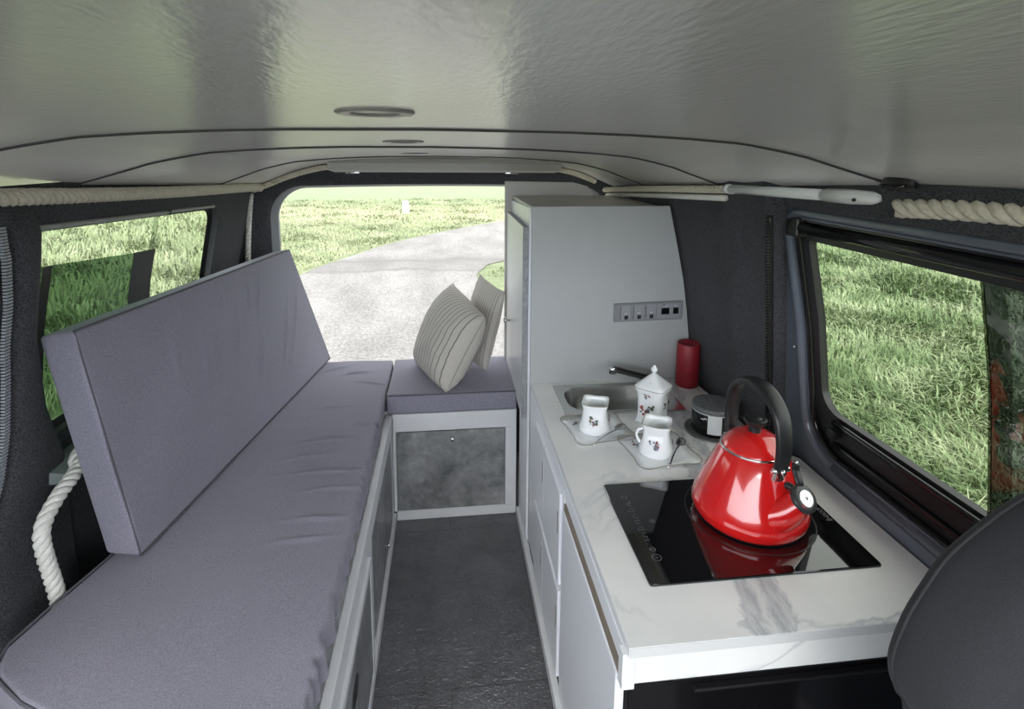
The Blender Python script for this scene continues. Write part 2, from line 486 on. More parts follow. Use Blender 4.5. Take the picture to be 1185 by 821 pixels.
# side walls: surface in (Y, z), pushed out by d
def LW(y, z, d=0.): return (-(RX(z) + d), y, z)
def RW(y, z, d=0.): return (RX(z) + d, y, z)
def RC(y, z, d=0.): return (RX(z) - .048 + d, y, z)
def ring(mb, W, outer, inner, d0=0., d1=0., rings=5):
    loops = []
    for k in range(rings + 1):
        t = k / rings
        loops.append([W(a[0] + (b[0] - a[0]) * t, a[1] + (b[1] - a[1]) * t, d0 + (d1 - d0) * t) for a, b in zip(outer, inner)])
    mb.loft(loops)
def outer_match(inner, y0, y1, z0, z1):
    """project each inner-loop point to the rectangle border from the loop's centre"""
    cy = (min(p[0] for p in inner) + max(p[0] for p in inner)) / 2; cz = (min(p[1] for p in inner) + max(p[1] for p in inner)) / 2
    n = len(inner); out = []
    # keep corners: nearest inner points get snapped
    for p in inner:
        dy, dz = p[0] - cy, p[1] - cz
        t = min((y1 - cy) / dy if dy > 1e-9 else 9e9, (y0 - cy) / dy if dy < -1e-9 else 9e9, (z1 - cz) / dz if dz > 1e-9 else 9e9, (z0 - cz) / dz if dz < -1e-9 else 9e9)
        out.append([cy + dy * t, cz + dz * t])
    for c in ((y0, z0), (y0, z1), (y1, z0), (y1, z1)):
        i = min(range(n), key=lambda k: (out[k][0] - c[0]) ** 2 + (out[k][1] - c[1]) ** 2)
        out[i] = list(c)
    return [tuple(p) for p in out]
def shear(loop, y0, slope, zmid):
    return [(y, z + slope * (y - y0) * (1 if z > zmid else 0)) for y, z in loop]

# --- wall_left (carpeted, one window) ---
LWIN = shear(dense(rrect(1.02, 2.05, .74, 1.215, [.05, .06, .05, .05], 5), 2), 1.2, -.045, .95)
mb = MB(); ring(mb, LW, outer_match(LWIN, 1.0, 2.4, 0, 1.30), LWIN)
LW2 = [(y, z) for y, z in LWIN]
mb.loft([[LW(y, z) for y, z in LWIN], [LW(y, z, .035) for y, z in LWIN]])
struct(mb.build('wall_left', 'carpet', None, True, angle=35))
# B-pillar on the left and pale door-side metal forward of it
mb = MB()
def pf(z): return interp(z, [(.3, 1.06), (.468, 1.051), (.574, 1.048), (.666, 1.071), (.74, 1.098), (.822, 1.111), (.95, 1.108), (1.083, 1.098), (1.17, 1.08), (1.23, 1.055), (1.262, 1.019), (1.3, .95)])
def pb(z): return interp(z, [(.3, 1.27), (.6, 1.27), (.705, 1.254), (.836, 1.193), (.997, 1.158), (1.156, 1.141), (1.24, 1.125), (1.3, 1.12)])
def pil(k, z):
    f, b = pf(z), pb(z)
    y, d = [(f - .02, .02), (f - .010, -.012), (f - .004, -.024), (f + .008, -.031), ((f + b) / 2, -.034), (b - .02, -.031), (b - .006, -.026), (b, -.016), (b + .006, .02)][k]
    return LW(y, z, d if d > 0 else d * interp(z, [(1.22, 1), (1.262, 0)]))
mb.grid(lambda u, v: pil(round(u * 8), v * 1.285), 8, 52)
struct(mb.build('trim_1', 'carpet', None, True), None)['label'] = 'charcoal carpeted door pillar beside the long mattress'
mb = MB(); mb.grid(lambda u, v: LW(.5 + .6 * u, v * 1.32, .022 + .05 * max(0, v - .93) / .07), 4, 13)
struct(mb.build('trim_2', 'palebody', None, True))['label'] = 'pale body metal forward of the carpeted pillar'
# ribbed seal
seal = thing('door_seal', 'ribbed grey zip-like seal curving along the edge of the carpeted door pillar', 'seal')
pts = [LW(pf(z) - .026, z, -.018) for z in [.45 + .02 * i for i in range(40)]]
MB().tube(sm(pts, 2), .0075, 8).build('rubber_lip', 'rubber', seal, True)
mb = MB()
for p in resample(pts, .0065):
    mb.box(p.x + .002, p.x + .0095, p.y - .011, p.y + .003, p.z - .0018, p.z + .0018, 0)
mb.build('rib_strip', 'zip', seal)

# --- wall_right: carpeted rear pillar + painted metal window surround ---
mb = MB()
def sealy(z): return interp(z, [(0, 1.30), (.67, 1.269), (.77, 1.261), (1.0, 1.236), (1.226, 1.179), (1.26, 1.16), (1.32, 1.15)])
def rc(u, v):
    z = 1.32 * v; y0 = sealy(z)
    t = u ** 1.8
    y = y0 + (2.405 - y0) * t
    d = interp(y - y0, [(0, .045), (.006, .012), (.018, 0), (.09, .002), (.115, .0), (.15, -.012), (.21, 0), (3, 0)])
    return RC(y, z, d)
us = 90
mb.grid(rc, us, 26)
struct(mb.build('wall_right', 'carpet', None, True))
mb = MB()
RWIN = dense(rrect(-.30, 1.165, .675, 1.222, [.085, .05, .05, .05], 6), 2)
ring(mb, RW, outer_match(RWIN, -.6, 1.36, 0, 1.32), RWIN, 0., 0., 6)
mb.loft([[RW(y, z) for y, z in RWIN], [RW(y, z, .008) for y, z in RWIN], [RW(y, z, .03) for y, z in RWIN]])
o = struct(mb.build('wall_right_front', 'metalnavy', None, True, angle=40)); o.name = 'wall_right.001'
# raised lip of painted metal around the window, and small screws
w1 = bpy.data.objects.new('window_1', None); link(w1); struct(w1, 'sliding side window beside the worktop')
mb = MB()
lip = dense(rrect(-.32, 1.184, .655, 1.24, [.10, .06, .05, .05], 6), 2)
mb.tube([RW(y, z, -.002) for y, z in lip] + [RW(*lip[0], -.002)], .011, 8)
struct(mb.build('window_surround', 'metalnavy', w1, True))
mb = MB()
gin = dense(rrect(-.28, 1.152, .77, 1.188, [.05, .03, .03, .03], 6), 2)
ring(mb, RW, RWIN, gin, .012, .022, 4)
mb.loft([[RW(y, z, .022) for y, z in gin], [RW(y, z, .04) for y, z in gin]])
struct(mb.build('window_frame', 'rubber', w1, True, angle=40))
mb = MB().tube([RW(y, z, .006) for y, z in RWIN] + [RW(*RWIN[0], .006)], .007, 8)
struct(mb.build('window_gasket', 'gloss_black', w1, True))
mb = MB()
mb.grid(lambda u, v: RW(.712 + .45 * u, .765 + .43 * v, .034), 2, 8)
struct(mb.build('window_pane', 'glass_tint', w1))
mb = MB()
mb.grid(lambda u, v: RW(-.30 + 1.035 * u, .765 + .43 * v, .020), 2, 8)
struct(mb.build('sliding_pane', 'glass_smoke', w1))
mb = MB().tube([RW(.736, z, .02) for z in [.77 + .02 * i for i in range(22)]], .0025, 6)
struct(mb.build('pane_edge', 'glass_tint', w1))
# black bottom rail of the sliding window, with its glossy upper ledge
mb = MB()
mb.tube([RW(y, .758, .012) for y in [-.2 + .05 * i for i in range(27)]], .007, 8)
mb.tube([RW(y, .705, .010) for y in [-.2 + .05 * i for i in range(27)]], .006, 8)
struct(mb.build('window_rail', 'gloss_black', w1, True))
mb = MB().box(RX(.735) - .0, RX(.735) + .016, 1.085, 1.11, .722, .742, .004)
struct(mb.build('window_latch', 'black', w1))
mb = MB(); mb.grid(lambda u, v: RW(-.6 + 1.80 * u, 1.248 + .07 * v, -.012 - .004 * math.sin(PI * v)), 12, 4)
mb.grid(lambda u, v: RW(-.6 + 1.80 * u, 1.248, -.012 + .014 * v), 12, 1)
o = struct(mb.build('trim_6', 'carpet', None, True, angle=40)); o['label'] = 'carpet strip over the head of the sliding side window'
# roller-blind rail across the head of the window
bl = thing('blind_rail', 'long black blind rail mounted across the head of the sliding side window', 'blind')
MB().tube([RW(y, 1.205, -.002) for y in (-.3, .4, .8, 1.165)], .013, 12).build('roller_tube', 'gloss_black', bl, True)
mb = MB(); mb.grid(lambda u, v: RW(-.3 + 1.43 * u, 1.178 + .014 * v, .002 + .003 * v), 4, 2)
mb.build('blind_hem', 'black', bl)
MB().box(RX(1.205) - .018, RX(1.205) + .012, 1.13, 1.172, 1.183, 1.228, .006).build('end_bracket', 'black', bl)
mb = MB()
for (y, z) in ((1.205, 1.06), (1.215, .90), (1.02, .64)):
    mb.lathe([(.0035, 0), (.0035, .002), (0.001, .003)], (RX(z) - .001, y, z), 10, mat=Matrix.Rotation(-PI / 2, 3, 'Y'))
struct(mb.build('screw', 'chrome', w1, True))
# zip-like seal along the carpet edge
seal2 = thing('window_seal', 'black ribbed seal along the carpet edge beside the painted window surround', 'seal')
mb = MB()
pth = [(RX(z) - .042, sealy(z) + .004, z) for z in [.625 + .02 * i for i in range(31)]]
MB().tube(pth, .006, 8).build('rubber_lip', 'rubber', seal2, True)
for p in resample(pth, .008): mb.box(p.x - .011, p.x - .002, p.y - .004, p.y + .006, p.z - .002, p.z + .002, 0)
mb.build('rib_strip', 'rubber', seal2)
# cab: dark dash bulkhead and door panels ahead of the camera position (open glass area above)
struct(MB().box(-.88, .88, -1.0, -.94, 0, .86, .02).build('wall_front', 'black'))
o = struct(MB().box(-.90, -.87, -1.0, .50, 0, .84, .005).build('wall_left.001', 'carpet'))
o = struct(MB().box(.885, .91, -1.0, -.55, 0, .84, .005).build('wall_right.002', 'carpet'))

# --- left window parts ---
w2 = bpy.data.objects.new('window_2', None); link(w2); struct(w2, 'side window behind the tilted backrest')
mb = MB(); lin2 = shear(dense(rrect(1.035, 2.03, .757, 1.2, [.04, .05, .04, .04], 5), 2), 1.2, -.045, .95)
ring(mb, LW, LWIN, lin2, .02, .028, 2)
struct(mb.build('window_frame', 'rubber', w2, True))
mb = MB(); mb.grid(lambda u, v: LW(1.02 + .68 * u, .74 + .475 * v, .034), 2, 8)
struct(mb.build('window_pane', 'glass_tint_l', w2))
mb = MB(); mb.grid(lambda u, v: LW(1.66 + .39 * u, .74 + .475 * v, .030), 2, 8)
struct(mb.build('window_pane', 'glass_tint_l', w2))
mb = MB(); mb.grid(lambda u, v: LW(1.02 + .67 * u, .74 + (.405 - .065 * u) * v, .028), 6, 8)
struct(mb.build('lower_dark_sheet', 'dark_sheet', w2))  # stand-in sheet that darkens the lower part of the pane
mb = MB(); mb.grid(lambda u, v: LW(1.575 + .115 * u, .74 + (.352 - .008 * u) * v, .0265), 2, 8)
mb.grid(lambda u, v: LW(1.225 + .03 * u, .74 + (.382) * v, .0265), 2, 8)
struct(mb.build('dark_strips', 'rubber', w2))  # two black upright strips, part of the same stand-in
mb = MB().tube([LW(y, 1.212 - .045 * (y - 1.2), -.002) for y in [1.06 + .03 * i for i in range(21)]], .006, 8)
mb.tube([LW(y, 1.214 - .045 * (y - 1.2), -.001) for y in [1.69 + .03 * i for i in range(11)]], .005, 8)
struct(mb.build('window_bead', plain('grey_bead', (.34, .35, .34), .6), w2, True))

# --- wall_back with the tailgate window ---
def back_section(n=2):
    pts = [(.885, 0)]
    return pts
BW0 = rrect(-.728, .715, .36, 1.232, [.08, .13, .13, .08], 7)
BK = [max(1, int(math.hypot(BW0[(i + 1) % len(BW0)][0] - a[0], BW0[(i + 1) % len(BW0)][1] - a[1]) / .04) + 1) for i, a in enumerate(BW0)]
def dense_k(loop):
    out = []
    for i, k in enumerate(BK):
        a, b = loop[i], loop[(i + 1) % len(loop)]
        out += [(a[0] + (b[0] - a[0]) * t / k, a[1] + (b[1] - a[1]) * t / k) for t in range(k)]
    return out
BWIN = dense_k(BW0)
def bz(x, z): return z - (.012 * (x / .7) ** 2 if z > 1.0 else 0)
cy = .0; mb = MB()
loops = []
def outer_pt(x, z):
    # from window centre out to the van section at Y = 2.37
    c = (-.01, .8); dx, dz = x - c[0], z - c[1]
    lo, hi = 1., 4.
    for _ in range(30):
        t = (lo + hi) / 2; X, Z = c[0] + dx * t, c[1] + dz * t
        inside = Z > 0 and Z < CZ(X, 2.37) + .011 and abs(X) < RX(max(Z, 0)) + .005
        lo, hi = (t, hi) if inside else (lo, t)
    return (c[0] + dx * lo, c[1] + dz * lo)
outl = [outer_pt(x, z) for x, z in BWIN]
for k in range(5):
    t = k / 4
    dpt = [0, .0, .004, .012, .03][k]
    loops.append([(a[0] + (b[0] - a[0]) * t, 2.37 + dpt, a[1] + (bz(*b) - a[1]) * t) for a, b in zip(outl, BWIN)])
loops.append([(x, 2.425, bz(x, z)) for x, z in BWIN])
mb.loft(loops)
struct(mb.build('wall_back', 'carpet', None, True, angle=50))
w3 = bpy.data.objects.new('window_3', None); link(w3); struct(w3, 'large tailgate window over the rear bench')
bw2 = dense_k(rrect(-.705, .69, .385, 1.222, [.07, .12, .12, .07], 7))
mb = MB(); mb.loft([[(x, 2.405, bz(x, z)) for x, z in BWIN], [(x, 2.43, bz(x, z)) for x, z in bw2], [(x, 2.45, bz(x, z)) for x, z in bw2]])
struct(mb.build('window_frame', plain('grey_tailgate_metal', (.2, .21, .23), .4), w3, True, angle=40))
mb = MB(); mb.face(mb.verts([(x, 2.445, bz(x, z)) for x, z in bw2]))
struct(mb.build('window_pane', 'glass_clear', w3))

# --- ceiling panels, roof skin above them ---
def seam2(x): return 1.33 + .1 * x
def seam3(x): return 1.97
def cpanel(name, ya, yb, lift, ml):
    nx, ny = 64, 24
    W = lambda y: min(.772, .772)
    mb = MB()
    def top(u, v, dz):
        x = -.80 + 1.58 * u; a, b = ya(x), yb(x); y = a + (b - a) * v
        return (x, y, CZ(x, y) + dz - ml * (1 - v) ** 3)
    loops = None
    mb.grid(lambda u, v: top(u, v, -lift), nx, ny)
    mb.grid(lambda u, v: top(u, v, -lift + .006), nx, 2)
    for vv in (0, 1):
        mb.grid(lambda u, v: top(u, vv, -lift + .006 * v), nx, 1)
    return struct(mb.build(name, 'ceiling', None, True, angle=50))
cpanel('ceiling', lambda x: -.45, lambda x: .849, 0, 0)
cpanel('ceiling.001', lambda x: .853, lambda x: seam2(x) - .002, 0, .0036)
cpanel('ceiling.002', lambda x: seam2(x) + .0025, lambda x: seam3(x) - .002, 0, .004)
cpanel('ceiling.003', lambda x: seam3(x) + .002, lambda x: 2.372, 0, .004)
mb = MB(); mb.grid(lambda u, v: (-.92 + 1.84 * u, -.5 + 2.95 * v, CZ(-.92 + 1.84 * u, -.5 + 2.95 * v) + .012), 40, 20)
struct(mb.build('roof', 'black', None, True))
# thin seam trims under the panel joints
def seamtrim(name, f, h):
    mb = MB()
    def P(u, v): x = -.8 + 1.58 * u; y = f(x); return (x, y, CZ(x, y) - h + (h + .004) * v)
    mb.grid(P, 64, 1)
    o = mb.build(name, plain('dark_joint_edge', (.05, .05, .05), .6))
    return struct(o)
seamtrim('trim_3', lambda x: .8515, .0036); seamtrim('trim_4', lambda x: seam2(x) + .001, .004); seamtrim('trim_5', lambda x: seam3(x) + .0005, .004)

# rear header board
hd = thing('header_board', 'pale header board with two small hinge fittings above the tailgate window', 'board')
mb = MB().prism([(2.18, 1.322), (2.2, 1.295), (2.332, 1.283), (2.335, 1.335), (2.2, 1.342)], 'x', -.445, .455)
mb.build('board', 'cream', hd)
for x in (-.37, .27):
    m2 = MB(); m2.lathe([(.012, 0), (.014, .008), (.006, .012)], (x, 2.30, 1.2795), 16); m2.box(x - .028, x + .028, 2.29, 2.31, 1.279, 1.287, .002)
    m2.build('hinge_fitting', 'chrome', hd, True, angle=40)

# downlights
for i, (x, y, lab) in enumerate(((-.072, .60, 'biggest round flush downlight in the glossy ceiling, ahead of the first seam'), (-.084, 1.14, 'round flush downlight in the ceiling between the first and second seams'), (-.092, 1.70, 'small-looking round downlight just ahead of the rear header board'))):
    z = CZ(x, y) - .001
    d = thing('ceiling_downlight', lab, 'light', (x, y, z), 'ceiling downlights')
    tilt = Matrix.Rotation(-math.atan2(ZC(y - .1) - ZC(y + .1), .2), 3, 'X')
    MB().lathe([(.025, .004), (.025, .0005), (.027, -.0014), (.0385, -.0022), (.0405, -.0006), (.0405, .005)], (0, 0, 0), 48, False, False, tilt).build('bezel', plain('pale_bezel', (.3, .28, .275), .35), d, True)
    MB().lathe([(.001, .0012), (.018, .0012), (.0255, .0016)], (0, 0, 0), 40, True, False, tilt).build('lens', 'lens', d, True)

# strip light
sl = thing('strip_light', 'white strip light mounted along the ceiling edge above the side window', 'light')
def slp(y): return Vector((.735 - .037 * (y - .85) / .46, y, 1.290 - .011 * (y - .85) / .46))
MB().tube([slp(1.30), slp(1.15), slp(.99)], 1, 12, True, (.011, .017, (0, 0, 1))).build('diffuser', 'lamp', sl, True)
MB().tube([slp(.99), slp(.93), slp(.885), slp(.87)], [1, 1.1, .95, .5], 12, True, (.0125, .018, (0, 0, 1))).build('end_cap', 'lamp', sl, True)
MB().tube([slp(1.315), slp(1.298)], 1, 12, True, (.013, .02, (0, 0, 1))).build('end_cap', 'lamp', sl, True)
MB().tube([slp(.905) + Vector((-.016, 0, -.004)), slp(.9) + Vector((-.021, 0, -.004))], .0035, 8).build('switch', 'black', sl, True)

# small black hook plate on the ceiling
hp = thing('ceiling_hook', 'black oval hook plate screwed to the ceiling by the thick rope', 'hook', (.71, .805, CZ(.71, .805) - .006))
rot = Matrix.Rotation(math.radians(28), 3, 'Y')
mb = MB(); mb.loft([[tuple(rot @ Vector((.017 * s * math.cos(a), .031 * s * math.sin(a), z))) for a in [2 * PI * k / 24 for k in range(24)]] for s, z in ((1, .004), (1, -.004), (.85, -.008), (.6, -.009))], True, True, True)
mb.build('plate', 'black', hp, True, angle=40)
mb = MB().tube([tuple(rot @ Vector(p)) for p in ((-.01, -.026, -.008), (-.012, -.01, -.016), (-.01, .012, -.016), (-.006, .026, -.008))], .0035, 8); mb.build('hook_bar', 'gloss_black', hp, True)

# ------------------------------------------------------------------ ropes
rope('rope', [(-.742, y, CZ(-.742, y) - interp(y, [(1.0, .032), (1.6, .026), (2.3, .016)])) for y in (.5, .75, 1.0, 1.25, 1.5, 1.75, 2.0, 2.2, 2.345)], .0155, .056, 'rope', 'long cream rope along the ceiling edge above the window behind the backrest', 3)
rope('rope', [(RX(1.28) - .012, y, z) for y, z in ((.30, 1.292), (.5, 1.289), (.7, 1.286), (.838, 1.277))], .0165, .07, 'rope', 'thick chunky cream rope at the ceiling edge ending by the black hook', 3)
rope('rope', [(.697, 1.335, 1.276), (.692, 1.7, 1.255), (.684, 2.0, 1.236), (.674, 2.33, 1.212)], .0105, .045, 'rope', 'thin cream rope above the carpet between the strip light and the closet', 3)
mb = MB(); mb.tube([(.701, 1.335, 1.254), (.696, 1.7, 1.233), (.688, 2.0, 1.214), (.678, 2.3, 1.192)], 1, 8, True, (.008, .010, (0, 0, 1)))
tag(mb.build('edge_cord', 'ropew', None, True), 'white edge cord just below the thin cream rope over the carpet', 'cord')
rope('rope', [(x, 2.354, CZ(x, 2.354) - .014) for x in (-.775, -.72, -.64, -.56, -.48, -.38, -.2, 0, .2, .38, .5, .56, .6, .64)], .0115, .045, 'rope', 'cream rope arched across the top of the tailgate opening', 3)
rope('rope', [(-.782, 2.352, 1.195), (-.80, 2.352, 1.05), (-.815, 2.352, .85), (-.83, 2.352, .5)], .0105, .045, 'ropew', 'thin pale rope running down the corner beside the tailgate window', 3)
rope('rope', [(-.845, 1.75, .712), (-.835, 1.4, .705), (-.815, 1.245, .697), (-.795, 1.205, .685), (-.79, 1.135, .668), (-.79, 1.088, .64), (-.788, 1.075, .60), (-.785, 1.087, .50), (-.782, 1.095, .40)], .0145, .052, 'ropew', 'white rope coming off a ledge and dropping beside the backrest to the mattress', 3)
# ledge of pale metal below the left window
mb = MB(); mb.prism([(-.87, .66), (-.80, .66), (-.80, .682), (-.87, .69)], 'y', 1.19, 2.3)
struct(mb.build('window_ledge', plain('grey_green_metal', (.22, .26, .25), .45), None))

# ------------------------------------------------------------------ bed box, rear bench, mattresses
bb = thing('bed_base', 'long white-framed bed box with concrete-effect doors under the mattress', 'bed base', (-.3, 1.3, 0))
box('back_board', 'paint', bb, -.74, -.72, .70, 1.925, .0, .40)
box('top_board', 'paint', bb, -.74, -.225, .70, 1.925, .400, .418)
box('top_rail', 'paint', bb, -.226, -.206, .70, 1.925, .358, .424, .002)
box('bottom_rail', 'paint', bb, -.222, -.198, .70, 1.925, 0, .036, .002)
for (a, b) in ((1.885, 1.925), (1.29, 1.365), (.70, .74)): box('stile', 'paint', bb, -.224, -.207, a, b, .036, .358, .001)
d = box('door', 'concrete', bb, -.221, -.2075, 1.368, 1.882, .04, .354, .001)
dd = bb.location
m2 = MB().lathe([(.008, 0), (.008, .006), (.006, .008)], (-.207 - dd[0], 1.70 - dd[1], .075), 14, mat=Matrix.Rotation(PI / 2, 3, 'Y')); m2.build('door_lock', 'chrome', d, True)
d = box('door', 'concrete', bb, -.216, -.2, .745, 1.285, .045, .335, .0015)
box('door_frame', 'paint', bb, -.215, -.1985, .74, 1.288, .335, .357, .0015)
box('door_frame', 'paint', bb, -.215, -.1985, 1.27, 1.288, .036, .335, .0015)
m2 = MB().prism([(y - dd[1], z) for y, z in ((.985, .262), (.995, .235), (1.04, .228), (1.06, .25), (1.05, .272), (1.0, .275))], 'x', -.2005 - dd[0], -.1985 - dd[0]); m2.build('finger_slot', 'black', d)

rb = thing('rear_bench_base', 'white-framed rear bench box with one wide concrete-effect door', 'bench base', (0, 1.95, 0))
box('top_rail', 'paint', rb, -.203, .250, 1.930, 1.948, .354, .406, .002)
box('top_lip', 'paint', rb, -.205, .250, 1.927, 1.95, .406, .424, .002)
box('bottom_rail', 'paint', rb, -.197, .250, 1.930, 1.948, 0, .038, .002)
box('stile', 'paint', rb, -.205, -.194, 1.930, 1.948, .038, .354, .001)
box('stile', 'paint', rb, .208, .250, 1.930, 1.948, .038, .354, .001)
box('carcass', 'paint', rb, -.72, .25, 1.955, 2.29, .02, .424, .001)
d = box('door', 'concrete', rb, -.192, .206, 1.928, 1.944, .041, .351, .0012)
m2 = MB().lathe([(.005, 0), (.005, .008), (.009, .011), (.01, .016), (.007, .020), (.001, .021)], (.012, 1.928 - 1.95, .325), 16, mat=Matrix.Rotation(PI / 2, 3, 'X')); m2.build('knob', 'chrome', d, True)

# wrinkles: a few ridges with a direction, a length and a width
def ridges(lst):
    def f(x, y):
        s = 0.
        for (cx, cy, ang, ln, wd, h) in lst:
            ca, sa = math.cos(ang), math.sin(ang)
            u = (x - cx) * ca + (y - cy) * sa; v = -(x - cx) * sa + (y - cy) * ca
            v += .25 * wd * math.sin(u / ln * 3)
            s += h * math.exp(-(u / ln) ** 2) * math.exp(-(v / wd) ** 2)
        return s
    return f
wr = [(-.36, 1.62, .12, .07, .006, .006), (-.40, 1.53, .2, .06, .006, .005), (-.33, 1.45, .05, .09, .005, .005), (-.30, 1.37, .1, .06, .006, .004), (-.31, 1.25, .0, .06, .007, .004), (-.33, 1.18, .08, .06, .006, .003), (-.4, 1.85, .15, .06, .007, .003), (-.29, 2.05, -.3, .05, .006, .004), (-.36, 2.15, .3, .06, .006, .004), (-.27, 1.72, .2, .04, .006, .004), (-.45, 2.2, .6, .06, .008, .004)]
R1 = ridges(wr)
def matt_disp(poly_right=-.228):
    def f(u, v, w, P):
        dz = 0.; dx = 0.
        if w > .2:
            dz = 1.7 * R1(P.x, P.y) + .0022 * mnoise.noise(Vector((P.x * 7, P.y * 5, 0))) + .004 * (1 - u * u)
        if u > .75:      # gathered skirt along the aisle edge
            k = 1 if P.y < 1.75 else .4
            dx = .009 * k * math.sin(P.y * 125 + 3 * math.sin(P.y * 23)) * (1 - .5 * w) * max(0, mnoise.noise(Vector((P.y * 6, 3, 1))) + .55)
        return Vector((dx, 0, dz))
    return f
# long mattress: main body plus chamfered near corner handled by the corner points
mt = rounded_box([(-.68, .76, .424), (-.231, .70, .424), (-.725, 2.29, .424), (-.231, 2.29, .424), (-.655, .79, .497), (-.2285, .72, .497), (-.735, 2.29, .497), (-.2285, 2.29, .497)],
                 (.25, .78, .037), .012, (44, 260, 4), None)
# push the wall side out to follow the van body
def wall_edge(y): return interp(y, [(.72, -.56), (.80, -.60), (.845, -.69), (.90, -.765), (.95, -.785), (1.05, -.765), (1.18, -.732), (1.3, -.735), (2.3, -.735)])
for v in mt.bm.verts:
    x0 = interp(v.co.y, [(.76, -.66), (2.29, -.73)])
    t = max(0., min(1., (-.2285 - v.co.x) / (-.2285 - x0)))
    v.co.x = -.2285 + (wall_edge(v.co.y) + .2285) * t + max(0, v.co.x + .2285)
dfn = matt_disp()
for v in mt.bm.verts:
    u = 1 - 2 * max(0., min(1., (-.2285 - v.co.x) / .5)); w = (v.co.z - .46) / .037
    v.co += dfn(u, 0, w, v.co)
mattress = tag(mt.build('mattress', 'mattress', None, True), 'long purple-grey mattress lying flat on the bed box', 'mattress')
# piping along the top wall-side edge
m2 = MB().tube([(wall_edge(y) + .002, y, .494) for y in [.78 + .03 * i for i in range(50)]], .003, 6)
m2.build('piping', plain('dark_piping', (.1, .1, .12), .8), mattress, True)

bc = rounded_box([(-.223, 1.925, .425), (.250, 1.925, .425), (-.223, 2.29, .425), (.250, 2.29, .425), (-.223, 1.925, .499), (.250, 1.925, .499), (-.223, 2.29, .499), (.250, 2.29, .499)],
                 (.236, .182, .037), .009, (36, 28, 6), lambda u, v, w, P: Vector((0, 0, .003 * (1 - u * u) * (1 - v * v) + .001 * mnoise.noise(P * 9) if w > 0 else 0)))
bcush = tag(bc.build('bench_cushion', 'mattress', None, True), 'short purple-grey bench cushion under the two striped pillows', 'cushion')
m2 = MB().tube([(-.218, 1.9265, .497), (0, 1.9245, .497), (.246, 1.9265, .497)], .0025, 6); m2.build('piping', plain('dark_piping_b', (.1, .1, .12), .8), bcush, True)

# backrest cushion leaning on the wall
BF0, BF1 = Vector((-.656, 1.149, .505)), Vector((-.49, 2.31, .505))
TF0, TF1 = Vector((-.742, 1.161, 1.006)), Vector((-.618, 2.262, .983))
BB0, BB1 = Vector((-.731, 1.160, .509)), Vector((-.565, 2.322, .515))
TB0, TB1 = TF0 + Vector((-.074, .010, -.014)), TF1 + Vector((-.074, .010, -.014))
R2 = ridges([(.33, .55, 1.45, .16, .010, .006), (.40, .6, 1.4, .14, .008, .004), (.24, .7, 1.5, .12, .010, .005), (.5, .62, 1.35, .16, .008, .005), (.58, .4, 1.3, .13, .009, .006), (.76, .45, 1.2, .2, .008, .006), (.66, .75, 1.3, .12, .008, .005), (.83, .45, 1.15, .25, .007, .005), (.12, .3, 1.3, .1, .012, .003), (.62, .82, 1.35, .1, .006, .005), (.7, .85, 1.3, .1, .006, .005), (.48, .87, 1.5, .08, .006, .004), (.38, .9, 1.5, .07, .006, .004), (.3, .9, 1.5, .07, .006, .004)])
nrm = ((BF1 - BF0).cross(TF0 - BF0)).normalized()
if nrm.x < 0: nrm = -nrm
def bk(u, v, w, P):     # u along length, v up, w thickness (+1 = front)
    if w < .2: return Vector((0, 0, 0))
    return nrm * (1.2 * R2((u + 1) / 2, (v + 1) / 2) + .005 * (1 - u * u) * (1 - v * v) + .002 * mnoise.noise(P * 6))
br = rounded_box([BB0, BB1, TB0, TB1, BF0, BF1, TF0, TF1], (.6, .25, .038), .011, (150, 64, 5), bk)
brest = tag(br.build('backrest_cushion', 'mattress', None, True), 'long purple-grey backrest cushion tilted against the window wall', 'cushion')
def inset(p, q, r): return p
c = [BF0, BF1, TF1, TF0]; cen = sum(c, Vector()) / 4
cc = [p + (cen - p).normalized() * .006 - nrm * .003 for p in c]
pth = []
for a, b in zip(cc, cc[1:] + cc[:1]): pth += [a.lerp(b, k / 12) for k in range(12)]
MB().tube(pth + [pth[0]], .0028, 6, False).build('piping', plain('dark_piping_c', (.09, .085, .1), .8), brest, True)

